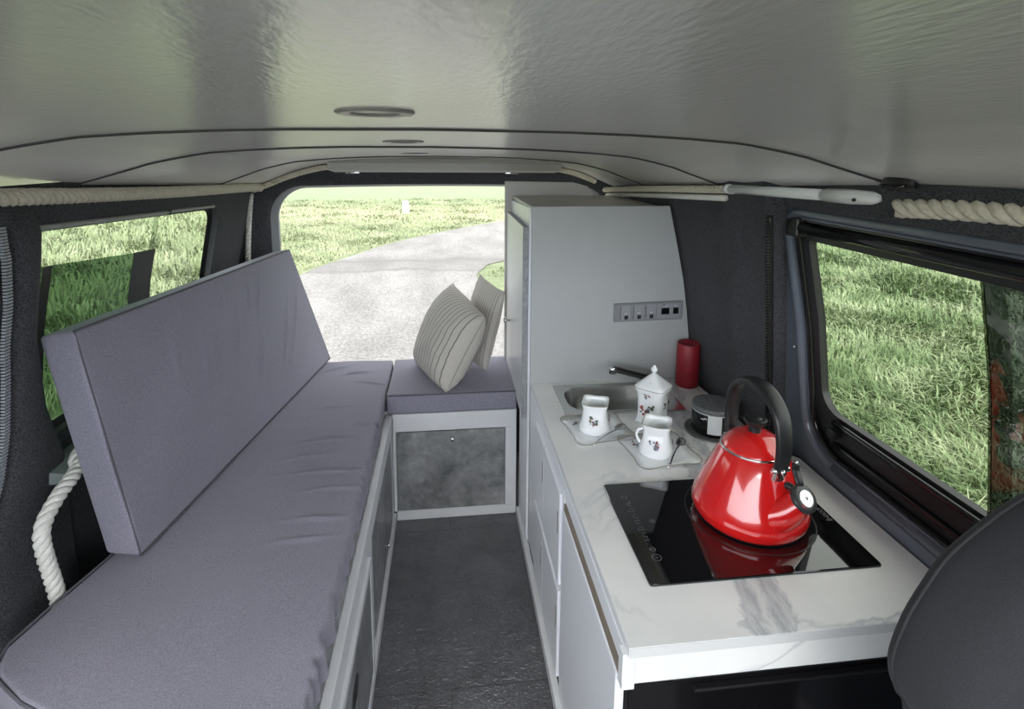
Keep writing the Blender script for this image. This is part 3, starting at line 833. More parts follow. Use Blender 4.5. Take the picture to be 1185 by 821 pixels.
# pillows
def pillow(name, BBk, BFr, TFr, TBk, thick, nrmflip, label):
    n = 40
    C = [Vector(p) for p in (BBk, BFr, TBk, TFr)]
    N = (C[1] - C[0]).cross(C[2] - C[0]).normalized() * nrmflip
    cen = sum(C, Vector()) / 4
    mb = MB(); uvl = mb.bm.loops.layers.uv.new('UVMap')
    for side in (1, -1):
        vs = []
        for i in range(n + 1):
            row = []
            for j in range(n + 1):
                u, v = i / n, j / n
                a, b = 2 * u - 1, 2 * v - 1
                P = (C[0] * (1 - u) + C[1] * u) * (1 - v) + (C[2] * (1 - u) + C[3] * u) * v
                pin = .045 * (1 - abs(a) ** 2) * abs(b) ** 6, .045 * (1 - abs(b) ** 2) * abs(a) ** 6   # sides drawn in
                P = P + (cen - P) * (pin[0] * 1.0 + pin[1] * 1.0)
                h = thick * ((1 - abs(a) ** 2.4) * (1 - abs(b) ** 2.4)) ** .48
                wv = .10 * h * mnoise.noise(Vector((a * 2.2 + side * 5, b * 2.2, 1.3))) + .010 * max(0, abs(a) - .45) * math.sin(b * 30) * mnoise.noise(Vector((b * 3, a * 2, 4)))
                P = P + N * side * (h + (wv if h > .004 else 0))
                if side == -1 and (i in (0, n) or j in (0, n)): P = vs0[i][j].co.copy()
                row.append(mb.bm.verts.new(P))
            vs.append(row)
        if side == 1: vs0 = vs
        for i in range(n):
            for j in range(n):
                f = mb.face([vs[i][j], vs[i + 1][j], vs[i + 1][j + 1], vs[i][j + 1]])
                for l, (p, q) in zip(f.loops, ((i, j), (i + 1, j), (i + 1, j + 1), (i, j + 1))): l[uvl].uv = (p / n, q / n)
    o = mb.build(name, 'stripe', None, True)
    return tag(o, label, 'pillow')
pillow('striped_pillow', (-.132, 2.225, .508), (-.009, 1.928, .497), (.136, 1.965, .768), (.022, 2.25, .835), .098, 1, 'beige striped pillow standing in front, leaning on the other pillow')
pillow('striped_pillow', (.05, 2.275, .51), (.145, 2.09, .51), (.222, 2.10, .83), (.135, 2.28, .865), .042, 1, 'beige striped pillow squeezed between the front pillow and the closet door')

# ------------------------------------------------------------------ closet
cl = thing('closet', 'tall pale grey closet with a curved side behind the sink', 'closet', (.5, 2.0, 0))
cx, cyy = .5, 2.0
side = [(.268, .0), (.268, 1.197), (.718, 1.198), (.735, 1.13), (.755, 1.05), (.778, .95), (.795, .85), (.808, .75), (.82, .62), (.826, .45), (.826, 0)]
MB().prism([(x - cx, z) for x, z in side], 'y', 1.725 - cyy, 1.741 - cyy).build('end_panel', 'panelwhite', cl)
MB().prism([(x - cx, z) for x, z in ((.27, 1.180), (.27, 1.194), (.70, 1.194), (.70, 1.180))], 'y', 1.741 - cyy, 2.24 - cyy).build('top_panel', 'cream', cl)
back = [(.236, .50), (.236, 1.252), (.52, 1.247), (.575, 1.232), (.602, 1.205), (.615, 1.16), (.63, 1.0), (.63, .5)]
MB().prism([(x - cx, z) for x, z in back], 'y', 2.245 - cyy, 2.262 - cyy).build('rear_panel', 'cream', cl)
MB().prism([(1.741 - cyy, .0), (1.741 - cyy, 1.192), (2.245 - cyy, 1.176), (2.245 - cyy, .505), (1.935 - cyy, .505), (1.935 - cyy, 0)], 'x', .262 - cx, .276 - cx).build('aisle_panel', 'cab', cl)
box('kick_board', 'paint', cl, .250, .262, 1.7235, 1.92, 0, .034, .002)
d = MB().box(.245 - cx, .260 - cx, 1.756 - cyy, 2.235 - cyy, .478, 1.128, .001).build('door', 'white', cl)
MB().box(.243 - cx, .2615 - cx, 1.752 - cyy, 1.756 - cyy, .478, 1.128, 0).build('door_edge', 'edge', d)
box('door_edge', 'edge', cl, .245, .2605, 1.756, 2.235, 1.1275, 1.1295, 0)
mb = MB().lathe([(.004, 0), (.004, .012), (.010, .015), (.012, .022), (.007, .027), (.001, .028)], (.245 - cx, 2.10 - cyy, .715), 14, mat=Matrix.Rotation(-PI / 2, 3, 'Y')); mb.build('knob', 'chrome', d, True)

# socket panel on the closet end
sp = thing('socket_panel', 'grey power socket panel with five dark openings on the pale closet end', 'socket panel', (.66, 1.7225, .849))
def tilt(dx): return dx * .02
def spbox(name, mat, par, x0, x1, z0, z1, y0, y1, bev=.001):
    mb = MB().box(x0, x1, y0, y1, z0, z1, bev)
    for v in mb.bm.verts: v.co.z += v.co.x * .022
    return mb.build(name, mat, par)
spbox('frame', 'socket', sp, -.117, .117, -.031, .031, -.009, .002, .002)
dk = plain('dark_groove', (.06, .06, .065), .5); lt = plain('pale_grey_module', (.3, .31, .33), .4)
for k, x in enumerate((-.082, -.038, .004)):
    mo = spbox('switch_module', lt, sp, x - .019, x + .019, -.025, .025, -.0105, -.009, .0008)
    spbox('rocker', 'black', mo, x - .002, x + .011, -.022, -.009, -.0118, -.0105, .0005)
    spbox('mark', 'label', mo, x - .002, x + .009, -.003, -.001, -.0109, -.0105, 0)
    spbox('mark', dk, mo, x - .0165, x - .014, -.023, .023, -.0109, -.0105, 0)
mo = spbox('outlet_module', lt, sp, .028, .108, -.025, .025, -.0105, -.009, .0008)
for x, w in ((.055, .0135), (.091, .009)):
    spbox('outlet_rim', 'socket', mo, x - w - .002, x + w + .002, -.012, .013, -.0122, -.0105, .0006)
    spbox('outlet', 'gloss_black', mo, x - w, x + w, -.010, .011, -.0128, -.0122, .0003)
    spbox('mark', 'label', mo, x - w * .6, x + w * .6, .016, .018, -.0109, -.0105, 0)
spbox('mark', 'gloss_black', mo, .048, .052, .018, .022, -.0112, -.0105, 0)

# ------------------------------------------------------------------ kitchen
kc = thing('kitchen_cabinet', 'long white kitchen cabinet under the marble-effect worktop', 'cabinet', (.5, 1.2, 0))
box('carcass', 'white', kc, .29, .80, 1.19, 1.715, .02, .43, .001)
box('side_panel', 'white', kc, .268, .86, 1.178, 1.19, 0, .57, .001)
box('face_frame', 'cab', kc, .270, .284, .745, 1.722, .552, .591, .001)
box('face_frame', 'cab', kc, .270, .284, 1.585, 1.722, .036, .552, .001)
box('face_frame', 'cab', kc, .270, .284, 1.172, 1.205, .036, .552, .001)
box('kick_board', 'paint', kc, .250, .268, .70, 1.722, 0, .034, .002)
box('mid_rail', 'cab', kc, .269, .284, 1.205, 1.585, .288, .302, .001)
for (a, b) in ((1.428, 1.583), (1.207, 1.424)):
    for (z0, z1) in ((.040, .286), (.304, .550)):
        d = box('door', 'cab', kc, .2635, .277, a, b, z0, z1, .0015)
        zc = z0 + .17
        m2 = MB().box(.2628 - .5, .2637 - .5, a + .014 - 1.2, a + .020 - 1.2, zc - .04, zc + .02, 0); m2.build('finger_slot', 'gap', d)
        box('door_edge', 'white', kc, .2622, .2636, a, b, z1 - .004, z1, 0)
d = box('door', 'cab', kc, .2625, .278, .752, 1.168, .038, .534, .002)
box('shadow_gap', 'gap', kc, .266, .283, .752, 1.168, .534, .5515, 0)
box('fascia', 'marble', kc, .285, .835, .728, .742, .536, .592, .001)
box('corner_post', 'white', kc, .264, .285, .726, .746, .528, .592, .001)

fr = thing('fridge', 'black metal fridge box below the near end of the worktop', 'fridge', (.55, .95, 0))
box('body', 'gloss_black', fr, .288, .84, .765, 1.165, .01, .530, .006)
box('door_edge', 'rubber', fr, .281, .2875, .756, 1.165, .03, .526, .002)
for z, x0, x1 in ((.505, .36, .80), (.478, .40, .82)): box('rail', 'black', fr, x0, x1, .752, .765, z, z + .006, .002)
mb = MB()
for x in (.36, .388, .31, .336):
    mb.lathe([(.0045, 0), (.0045, .003), (.002, .004)], (x - .55, .765 - .95, .521), 12, mat=Matrix.Rotation(PI / 2, 3, 'X'))
mb.build('screw', 'chrome', fr, True)

# worktop with a cut-out for the sink
SX0, SX1, SY0, SY1 = .352, .690, 1.50, 1.68
def wt_edge(y): return interp(y, [(.72, .876), (1.2, .874), (1.26, .838), (1.36, .828), (1.73, .818)])
mb = MB()
ysl = [.72, .9, 1.1, 1.2, 1.26, 1.36, SY0, SY1, 1.724]
for a, b in zip(ysl, ysl[1:]):
    segs = [(.273, None)] if not (abs(a - SY0) < 1e-6) else [(.273, SX0), (SX1, None)]
    for x0, x1 in segs:
        xa, xb = (x1, x1) if x1 else (wt_edge(a), wt_edge(b))
        for z in (.592, .61):
            mb.face(mb.verts([(x0, a, z), (xa, a, z), (xb, b, z), (x0, b, z)]))
        mb.face(mb.verts([(xa, a, .592), (xb, b, .592), (xb, b, .61), (xa, a, .61)]))
        mb.face(mb.verts([(x0, a, .592), (x0, b, .592), (x0, b, .61), (x0, a, .61)]))
mb.face(mb.verts([(.273, .72, .592), (.876, .72, .592), (.876, .72, .61), (.273, .72, .61)]))
mb.face(mb.verts([(.273, 1.724, .592), (.818, 1.724, .592), (.818, 1.724, .61), (.273, 1.724, .61)]))
wt = mb.build('worktop', 'marble', None)
tag(wt, 'white marble-effect worktop with grey veins carrying hob and sink', 'worktop')
m2 = MB().box(.2718, .2732, .72, 1.724, .5925, .609, 0); m2.build('edge_band', 'white', wt)
m2 = MB().box(.2735, .874, .7188, .7202, .5925, .609, 0); m2.build('edge_band', plain('pale_edge_band', (.62, .63, .63), .4), wt)

# sink
sk = thing('sink', 'inset stainless steel sink in the worktop before the closet', 'sink', (.52, 1.59, .61))
o1 = dense(rrect(-.183, .183, -.105, .105, .008, 4), 2); i1 = dense(rrect(-.160, .160, -.082, .088, .062, 4), 2)
mb = MB()
def lo(l, z, s=1.): return [(x * s, y * s, z) for x, y in l]
mb.loft([lo(o1, .0), lo(o1, .0035), [(x * .975, y * .96, .0035) for x, y in o1], [(a[0] * .35 + b[0] * .65, a[1] * .35 + b[1] * .65, .0025) for a, b in zip(o1, i1)], lo(i1, .001)])
mb.build('rim', 'steel', sk, True, angle=30)
mb = MB(); mb.loft([lo(i1, .001), lo(i1, -.006, .985), lo(i1, -.06, .95), lo(i1, -.10, .90), lo(i1, -.112, .82), lo(i1, -.114, .3)], True, False, True)
mb.build('basin', 'steel', sk, True)
mb = MB().lathe([(.022, -.113), (.02, -.109), (.012, -.112), (.001, -.112)], (.03, 0, 0), 24, False, True); mb.build('drain', 'tap', sk, True)
mb = MB().lathe([(.011, .0032), (.012, .007), (.008, .009), (.001, .009)], (.158, .083, 0), 16); mb.build('overflow_cap', 'tap', sk, True)

tp = thing('tap', 'dark chrome folding tap lying low over the steel sink', 'tap', (.655, 1.668, .6136))
mb = MB().lathe([(.020, 0), (.020, .006), (.014, .010), (.013, .03), (.009, .036)], (0, 0, 0), 24); mb.build('base', 'tap', tp, True, angle=40)
pth = sm([(0, 0, .026), (-.03, -.003, .034), (-.085, -.008, .052), (-.128, -.012, .066)], 6)
MB().tube(pth, [.0105] * (len(pth) - 2) + [.0105, .0105], 14).build('spout', 'tap', tp, True)
mb = MB().lathe([(.008, -.015), (.014, -.012), (.015, 0), (.014, .011), (.006, .015)], (-.130, -.012, .064), 18); mb.build('nozzle', 'chrome', tp, True)

# hob
hb = thing('hob', 'black glass induction hob let into the worktop under the kettle', 'hob', (.571, .986, .61))
ho = rrect(-.2235, .2235, -.151, .151, .006, 5)
mb = MB(); mb.loft([lo(ho, 0), lo(ho, .003), [(x * .994, y * .992, .0048) for x, y in ho]], True, True, True)
mb.build('glass_plate', plain('black_hob_glass', (.006, .006, .007), .045, spec=.6, coat=1., coat_r=.02), hb)
mk = plain('hob_print_grey', (.2, .2, .2), .4); mkd = plain('hob_print_dark', (.16, .165, .17), .6)
def ringm(mb, cx, cy, r, w, z, seg=20):
    mb.loft([[(cx + (r + s) * math.cos(2 * PI * k / seg), cy + (r + s) * math.sin(2 * PI * k / seg), z) for k in range(seg)] for s in (-w / 2, w / 2)])
def seg_(mb, x0, y0, x1, y1, w, z):
    d = Vector((x1 - x0, y1 - y0, 0)); n = Vector((-d.y, d.x, 0)).normalized() * w / 2
    mb.face(mb.verts([(x0 - n.x, y0 - n.y, z), (x1 - n.x, y1 - n.y, z), (x1 + n.x, y1 + n.y, z), (x0 + n.x, y0 + n.y, z)]))
ZP = .0051
mb = MB()
ringm(mb, -.187, -.088, .0085, .0012, ZP); seg_(mb, -.190, -.088, -.184, -.088, .0016, ZP)      # power
ringm(mb, -.187, -.066, .0055, .0010, ZP); seg_(mb, -.192, -.066, -.182, -.066, .001, ZP)       # timer
ringm(mb, -.190, .098, .0055, .0010, ZP)                                                        # lock
for k in range(12):
    y = -.040 + k * .0098; h = .0035 + .003 * (k % 3 == 0)
    seg_(mb, -.188 - h, y, -.188 + h, y, .0011, ZP)
    if k % 2: seg_(mb, -.188 - h, y, -.188 - h, y + .006, .001, ZP)
    if k % 3 == 1: seg_(mb, -.188 + h, y, -.188 + h, y - .006, .001, ZP)
seg_(mb, -.188, .070, -.182, .084, .001, ZP); seg_(mb, -.194, .074, -.186, .080, .001, ZP)
ringm(mb, -.157, .014, .005, .001, ZP, 16); ringm(mb, -.157, .014, .0012, .0016, ZP, 8)
mb.build('control_marks', mk, hb)
mb = MB(); ringm(mb, .055, .02, .128, .003, ZP, 64); mb.build('zone_ring', plain('zone_print', (.03, .03, .03), .3), hb)
cu = bpy.data.curves.new('maker_mark_or_glint', 'FONT'); cu.body = 'COO\u00b7IJ'
cu.size = .0135; cu.align_x = 'CENTER'; cu.align_y = 'CENTER'; cu.extrude = .0001; cu.offset = .0005
cu.materials.append(mkd)
tt = bpy.data.objects.new('text_source', cu); COL.objects.link(tt); bpy.context.view_layer.update()
tme = bpy.data.meshes.new_from_object(tt.evaluated_get(bpy.context.evaluated_depsgraph_get())); bpy.data.objects.remove(tt)
to = bpy.data.objects.new('maker_mark_or_glint', tme); link(to, hb); to.location = (.2115, -.003, .0052); to.rotation_euler = (0, 0, -PI / 2)

# ------------------------------------------------------------------ kettle
KC = Vector((.626, 1.006, .6152))
kt = thing('kettle', 'glossy red enamel whistling kettle with a black arched handle on the hob', 'kettle', KC)
d2 = Vector((.13, -.99, 0)).normalized(); px2 = Vector((-d2.y, d2.x, 0))
body = [(.098, .0), (.106, .002), (.112, .010), (.1155, .020), (.1155, .028), (.113, .038), (.108, .052), (.101, .070), (.092, .092), (.082, .114), (.073, .132), (.066, .145), (.0625, .150)]
MB().lathe(body, (0, 0, 0), 72, True, True).build('body', 'red', kt, True, angle=60)
MB().lathe([(.094, -.0002), (.101, .0), (.1065, .0018), (.107, .0035)], (0, 0, 0), 72, False, False).build('base_shade_ring', 'black', kt, True)  # black ring puts the shadow and dark reflection under the kettle into colour
MB().lathe([(.0635, .149), (.0655, .1505), (.0645, .1535), (.0615, .1535)], (0, 0, 0), 64, False, False).build('lid_rim', 'chrome', kt, True)
ld = MB().lathe([(.0625, .152), (.061, .156), (.055, .165), (.046, .173), (.034, .180), (.020, .184), (.006, .1855), (.0005, .1856)], (0, 0, 0), 64, False, True).build('lid', 'red', kt, True)
MB().lathe([(.0125, .184), (.012, .190), (.0125, .198), (.0195, .203), (.0225, .207), (.0225, .212), (.018, .2145), (.013, .2135), (.011, .2155), (.0005, .216)], (0, 0, 0), 36, False, True).build('knob', 'black', ld, True, angle=50)
# handle: a broad black band arched over the lid in the spout's plane
def kp(a, b, z): return d2 * a + px2 * b + Vector((0, 0, z))
arc = sm([kp(-.068, 0, .140), kp(-.076, 0, .175), kp(-.076, 0, .215), kp(-.064, 0, .254), kp(-.036, 0, .280), kp(.0, 0, .288), (kp(.038, 0, .278)), kp(.070, 0, .248), kp(.083, 0, .205), kp(.084, 0, .17), kp(.078, 0, .142)], 6)
wid = [.78 + .22 * math.sin(PI * min(1, i / (len(arc) - 1))) for i in range(len(arc))]
mb = MB()
def band(path, wid, w, t):
    loops = []
    n = len(path)
    for i, p in enumerate(path):
        tg = (path[min(i + 1, n - 1)] - path[max(i - 1, 0)]).normalized(); nn = px2.cross(tg).normalized()
        W, T = w * wid[i], t
        loops.append([tuple(p + px2 * (W * math.copysign(abs(math.cos(a)) ** .55, math.cos(a))) + nn * (T * math.copysign(abs(math.sin(a)) ** .75, math.sin(a)))) for a in [2 * PI * k / 20 for k in range(20)]])
    return loops
mb.loft(band(arc, wid, .0185, .0078), True, True, True)
mb.build('handle', 'black', kt, True)
for s, a0 in ((-1, -.070), (1, .080)):
    z0 = .128 if s > 0 else .126
    m2 = MB()
    cs = kp(a0 * .98, 0, z0)
    loops = [[tuple(kp(a0 * f, w * .0135, z)) for w in (-1, 1)] for f, z in ((.97, z0 - .002), (1.0, z0 + .022))]
    for w in (-1, 1):
        pass
    m2.tube([kp(a0 * .93, 0, z0 - .012), kp(a0 * 1.0, 0, z0 + .018)], 1, 14, True, (.0045, .0145, tuple(kp(s, 0, .3)))) 
    br_ = m2.build('handle_bracket', 'steel', kt, True, angle=40)
    m3 = MB().tube([kp(a0 * 1.0 + s * .004, 0, z0 + .014), kp(a0 * 1.0 + s * .0105, 0, z0 + .016)], .0055, 12); m3.build('rivet', 'chrome', br_, True)
    m3 = MB().tube([kp(a0, -.0185, z0 + .016), kp(a0, .0185, z0 + .016)], .0055, 14); m3.build('pin', 'chrome', br_, True)
# spout
sp_ = sm([Vector((.000, -.078, .046)), Vector((.014, -.093, .062)), Vector((.028, -.103, .082)), Vector((.038, -.108, .099))], 6)
MB().tube(sp_, [.038 - .0165 * (i / (len(sp_) - 1)) ** .8 for i in range(len(sp_))], 28).build('spout', 'red', kt, True)
ax = Vector((.22, -.72, .62)).normalized(); sc_ = Vector((.0405, -.1115, .1015))
q = Vector((0, 0, 1)).rotation_difference(ax).to_matrix()
wh = MB().lathe([(.019, -.011), (.0235, -.009), (.0265, -.003), (.0265, .004), (.0235, .007), (.0158, .007)], tuple(sc_), 36, True, False, q).build('whistle', plain('grey_black_plastic', (.03, .032, .034), .35), kt, True, angle=50)
MB().lathe([(.016, .006), (.015, .0085), (.006, .0095), (.003, .009), (.0028, .006), (.0005, .006)], tuple(sc_), 32, False, True, q).build('whistle_plate', 'steel', wh, True, angle=40)
lv = sm([sc_ + q @ Vector((0, .018, -.002)), sc_ + Vector((0, 0, .026)) - d2 * .014, sc_ + Vector((0, 0, .044)) - d2 * .026 + px2 * .001, sc_ + Vector((0, 0, .058)) - d2 * .026], 6)
MB().tube(lv, 1, 14, True, (.0045, .0085, tuple(-d2))).build('whistle_lever', 'black', kt, True)
MB().lathe([(.003, 0), (.004, .002), (.003, .005), (.0005, .006)], tuple(lv[-1]), 12).build('lever_pin', 'chrome', kt, True)
pv = sm([sc_ - d2 * .016 + Vector((0, 0, .006)), sc_ - d2 * .03 - px2 * .008 + Vector((0, 0, .010)), sc_ - d2 * .040 - px2 * .012 + Vector((0, 0, .004))], 6)
MB().tube(pv, [.007] * len(pv), 12).build('whistle_hinge', 'black', kt, True)
# small white reflections low on the body, modelled as raised strokes facing the aisle
mb = MB()
def on_body(ang, z, dz=.0004):
    r = interp(z, [(b, a) for a, b in body]) + dz
    return (r * math.cos(ang), r * math.sin(ang), z)
a0 = math.radians(-97)
for (u0, w0, u1, w1) in ((0, 0, 0, 1), (0, 0, .55, 0), (.75, 0, .75, .6), (1.0, .0, 1.4, .0), (1.0, .55, 1.4, .55), (1.0, 0, 1.0, .55), (1.65, 0, 1.65, .9), (1.9, .0, 2.3, .5)):
    pa = [on_body(a0 + .035 * (u0 + (u1 - u0) * t), .043 + .009 * (w0 + (w1 - w0) * t)) for t in (0, .5, 1)]
    mb.tube(pa, .0005, 5)
mb.build('maker_mark_or_glint', 'label', kt)

# ------------------------------------------------------------------ candle, tin, porcelain
cd = thing('candle', 'thick dark red pillar candle at the foot of the closet end', 'candle', (.783, 1.667, .61))
MB().lathe([(.034, 0), (.037, .003), (.0372, .07), (.0368, .139), (.0345, .1445), (.028, .143), (.02, .137), (.0005, .136)], (0, 0, 0), 48).build('wax', 'candle', cd, True, angle=60)
MB().tube([(0, 0, .134), (.001, 0, .141), (.003, .001, .146)], .0012, 6).build('wick', 'black', cd, True)

tn = thing('tin', 'round black tin with a white label and grey lid on the worktop', 'tin', (.722, 1.362, .6139))
MB().lathe([(.054, .0), (.0565, .003), (.0565, .066), (.055, .068)], (0, 0, 0), 56).build('body', 'gloss_black', tn, True, angle=50)
MB().lathe([(.0575, .061), (.0578, .0635)], (0, 0, 0), 56, False, False).build('band', 'label', tn, True)
MB().lathe([(.0572, .063), (.0585, .066), (.0585, .073), (.056, .0765), (.03, .0775), (.0005, .0775)], (0, 0, 0), 56, False, True).build('lid', 'greylid', tn, True, angle=50)
mb = MB(); a_ = math.radians(-112)
mb.grid(lambda u, v: (.0569 * math.cos(a_ - .32 + .64 * u), .0569 * math.sin(a_ - .32 + .64 * u), .010 + .053 * v), 12, 2); mb.build('label_patch', 'label', tn, True)
for k, (aa, z) in enumerate(((-62, .046), (-62, .040), (-38, .046), (-38, .040), (-150, .046), (-142, .049))):
    a1 = math.radians(aa); MB().grid(lambda u, v: (.0569 * math.cos(a1 + .16 * u), .0569 * math.sin(a1 + .16 * u), z + .003 * v), 4, 1).build('label_mark', 'label', tn, True)
cs = MB().lathe([(.066, 0), (.074, .002), (.0745, .004), (.070, .0034), (.0005, .003)], (.722, 1.362, .6102), 56).build('coaster', 'greylid', None, True)
tag(cs, 'round dark grey coaster under the black tin', 'coaster')

def sq(r, n=40, p=3.2, rot=0.):
    out = []
    for k in range(n):
        a = 2 * PI * k / n
        c_, s_ = math.cos(a), math.sin(a)
        rr = r / (abs(c_) ** p + abs(s_) ** p) ** (1 / p)
        out.append((rr * math.cos(a + rot), rr * math.sin(a + rot)))
    return out
def sqloops(prof, rot, n=40):
    """prof: (radius, z, exponent)"""
    return [[(x, y, z) for x, y in sq(r, n, p, rot)] for r, z, p in prof]
def flower(par, c, u, v, n, s, seed):
    """transfer-printed sprig: petals and leaves as thin raised discs at c, axes u,v, normal n"""
    rnd = random.Random(seed); u, v, n, c = (Vector(t) for t in (u, v, n, c))
    for mat, cnt, rr in (('fl_green', 5, .30), ('fl_red', 5, .26), ('fl_blue', 5, .24)):
        mb = MB()
        for k in range(cnt):
            a = rnd.uniform(0, 2 * PI); d = rnd.uniform(.15, 1) * s * (1.0 if mat == 'fl_green' else .75)
            p = c + u * d * math.cos(a) + v * d * math.sin(a) + n * .0003
            e = rnd.uniform(.5, 1) * rr * s; f = e * rnd.uniform(.4, .9); b = rnd.uniform(0, PI)
            ring_ = [p + (u * math.cos(b) + v * math.sin(b)) * e * math.cos(t) + (v * math.cos(b) - u * math.sin(b)) * f * math.sin(t) for t in [2 * PI * q / 10 for q in range(10)]]
            mb.loft([[tuple(w) for w in ring_], [tuple(w + n * .0003) for w in ring_]], True, False, True)
        mb.build('flower_sprig', mat, par)
def cup(loc, rot, label, hang, seed):
    o = thing('coffee_cup', label, 'cup', loc, 'porcelain cups')
    pr = [(.028, .0, 2), (.0425, .001, 2.1), (.044, .006, 2.2), (.0415, .018, 2.5), (.036, .035, 3.2), (.0325, .052, 4.2), (.0318, .064, 5), (.0335, .075, 6), (.0355, .083, 7), (.0345, .0838, 7), (.0318, .076, 6), (.030, .064, 5), (.028, .056, 4)]
    lp = sqloops(pr, rot)
    # dipped rim between raised corners
    for i in (7, 8, 9):
        for k, (x, y, z) in enumerate(lp[i]):
            a = 2 * PI * k / 40
            lp[i][k] = (x, y, z - .0018 * math.cos(2 * a) ** 2)
    MB().loft(lp, True, True, True).build('bowl', 'porcelain', o, True)
    c_, s_ = math.cos(rot), math.sin(rot)
    hx, hy = math.cos(hang), math.sin(hang)
    hp_ = sm([(hx * .033, hy * .033, .062), (hx * .045, hy * .045, .058), (hx * .050, hy * .050, .044), (hx * .045, hy * .045, .03), (hx * .040, hy * .040, .024)], 5)
    MB().tube(hp_, .0035, 10).build('handle', 'porcelain', o, True)
    flower(o, (0, 0, .0562), (1, 0, 0), (0, 1, 0), (0, 0, 1), .012, seed)
    for da in (-PI / 2, 0, PI):
        n = Vector((math.cos(rot + da), math.sin(rot + da), .25)).normalized()
        u = Vector((-math.sin(rot + da), math.cos(rot + da), 0)); v = n.cross(u) * -1
        flower(o, n * .0392 + Vector((0, 0, .026)), u, Vector((0, 0, 1)) - n * .2, n, .017, seed + int(da * 3) + 9)
    mb = MB()
    l0 = sqloops([(.0355, .0832, 7)], rot)[0]
    l0 = [(x, y, z - .0018 * math.cos(2 * 2 * PI * k / 40) ** 2) for k, (x, y, z) in enumerate(l0)]
    mb.tube(l0 + [l0[0]], .0008, 5, False); mb.build('gilt_rim', 'gilt', o)
    return o
def saucer(loc, rot, label, seed):
    o = thing('saucer', label, 'saucer', loc, 'porcelain saucers')
    pr = [(.040, .0, 2.5), (.042, .002, 2.5), (.060, .006, 3.2), (.083, .0115, 5.5), (.0835, .0128, 5.5), (.060, .0082, 3), (.036, .0042, 2.2)]
    lp = sqloops(pr, rot, 56)
    for i in (3, 4):
        lp[i] = [(x * (1 + .10 * max(0, -math.cos(4 * 2 * PI * k / 56)) - .05), y * (1 + .10 * max(0, -math.cos(4 * 2 * PI * k / 56)) - .05), z) for k, (x, y, z) in enumerate(lp[i])]
    MB().loft(lp, True, True, True).build('plate', 'porcelain', o, True)
    mb = MB().tube([(x, y, z + .0002) for x, y, z in lp[4]] + [(lp[4][0][0], lp[4][0][1], lp[4][0][2] + .0002)], .0011, 5, False); mb.build('gilt_rim', 'gilt', o)
    flower(o, (math.cos(rot + 2.4) * .062, math.sin(rot + 2.4) * .062, .0094), (1, 0, .05), (0, 1, .05), (0, 0, 1), .013, seed)
    return o
def spoon(p0, p1, z0, z1, label):
    """p0 bowl centre, p1 handle end"""
    o = thing('teaspoon', label, 'spoon', (p0[0], p0[1], z0), 'teaspoons on saucers')
    a = Vector((p1[0] - p0[0], p1[1] - p0[1], z1 - z0)); L = a.length; t = a.normalized(); s = Vector((-t.y, t.x, 0)).normalized(); n = t.cross(s)
    if n.z < 0: n = -n
    mb = MB(); loops = []
    for k in range(9):
        f = -1 + 2 * k / 8; w = .0125 * math.sqrt(max(0.0, 1 - f * f)) + .0006
        c0 = t * f * .019
        loops.append([tuple(c0 + s * w * g - n * .004 * (1 - g * g) * (1 - f * f) + n * (.0012 * e)) for e, gs in ((0, (-1, -.6, 0, .6, 1)), (1, (1, .6, 0, -.6, -1))) for g in gs])
    mb.loft(loops, True, True, True); mb.build('bowl', 'steel', o, True)
    pth = [t * (.018 + (L - .018) * k / 8) + n * (.006 * math.sin(PI * k / 8)) for k in range(9)]
    MB().tube(pth, [1, .8, .75, .8, .95, 1.15, 1.4, 1.6, 1.2], 10, True, (.0011, .0028, tuple(n))).build('handle', 'steel', o, True)
    return o
ZW = .6102
saucer((.402, 1.388, ZW), math.radians(8), 'white square saucer beside the sink front under a flowered cup', 5)
saucer((.528, 1.262, ZW), math.radians(6), 'white square saucer behind the hob under a flowered cup', 6)
cup((.397, 1.392, ZW + .0046), math.radians(-20), 'white flowered porcelain cup standing nearer the aisle edge, before the sink', math.radians(62), 31)
cup((.522, 1.262, ZW + .0046), math.radians(-27), 'white flowered porcelain cup standing between the hob and the lidded pot', math.radians(165), 47)
spoon((.462, 1.368), (.368, 1.305), ZW + .020, ZW + .006, 'steel teaspoon on the saucer beside the sink front')
spoon((.592, 1.275), (.522, 1.185), ZW + .020, ZW + .006, 'steel teaspoon on the saucer behind the hob')
pt_ = thing('sugar_pot', 'tall white lidded porcelain pot with flower sprigs before the sink', 'pot', (.577, 1.436, ZW))
rot = math.radians(45)
pr = [(.036, 0, 4), (.0385, .003, 4), (.0395, .008, 4.2), (.0365, .014, 4), (.036, .035, 4), (.037, .07, 4), (.040, .09, 4.5), (.0435, .099, 5), (.044, .103, 5)]
MB().loft(sqloops(pr, rot), True, True, True).build('body', 'porcelain', pt_, True)
ld = MB().loft(sqloops([(.0445, .1032, 5), (.0445, .107, 5), (.036, .114, 4.5), (.022, .127, 3.5), (.010, .138, 2.5), (.006, .142, 2)], rot), True, True, True).build('lid', 'porcelain', pt_, True)
MB().lathe([(.005, .141), (.0045, .144), (.0085, .149), (.0095, .153), (.0085, .158), (.004, .161), (.0032, .164), (.0005, .166)], (0, 0, 0), 24).build('knob', 'porcelain', ld, True)
l0 = sqloops([(.0448, .105, 5)], rot)[0]; MB().tube(l0 + [l0[0]], .0009, 5, False).build('gilt_rim', 'gilt', pt_)
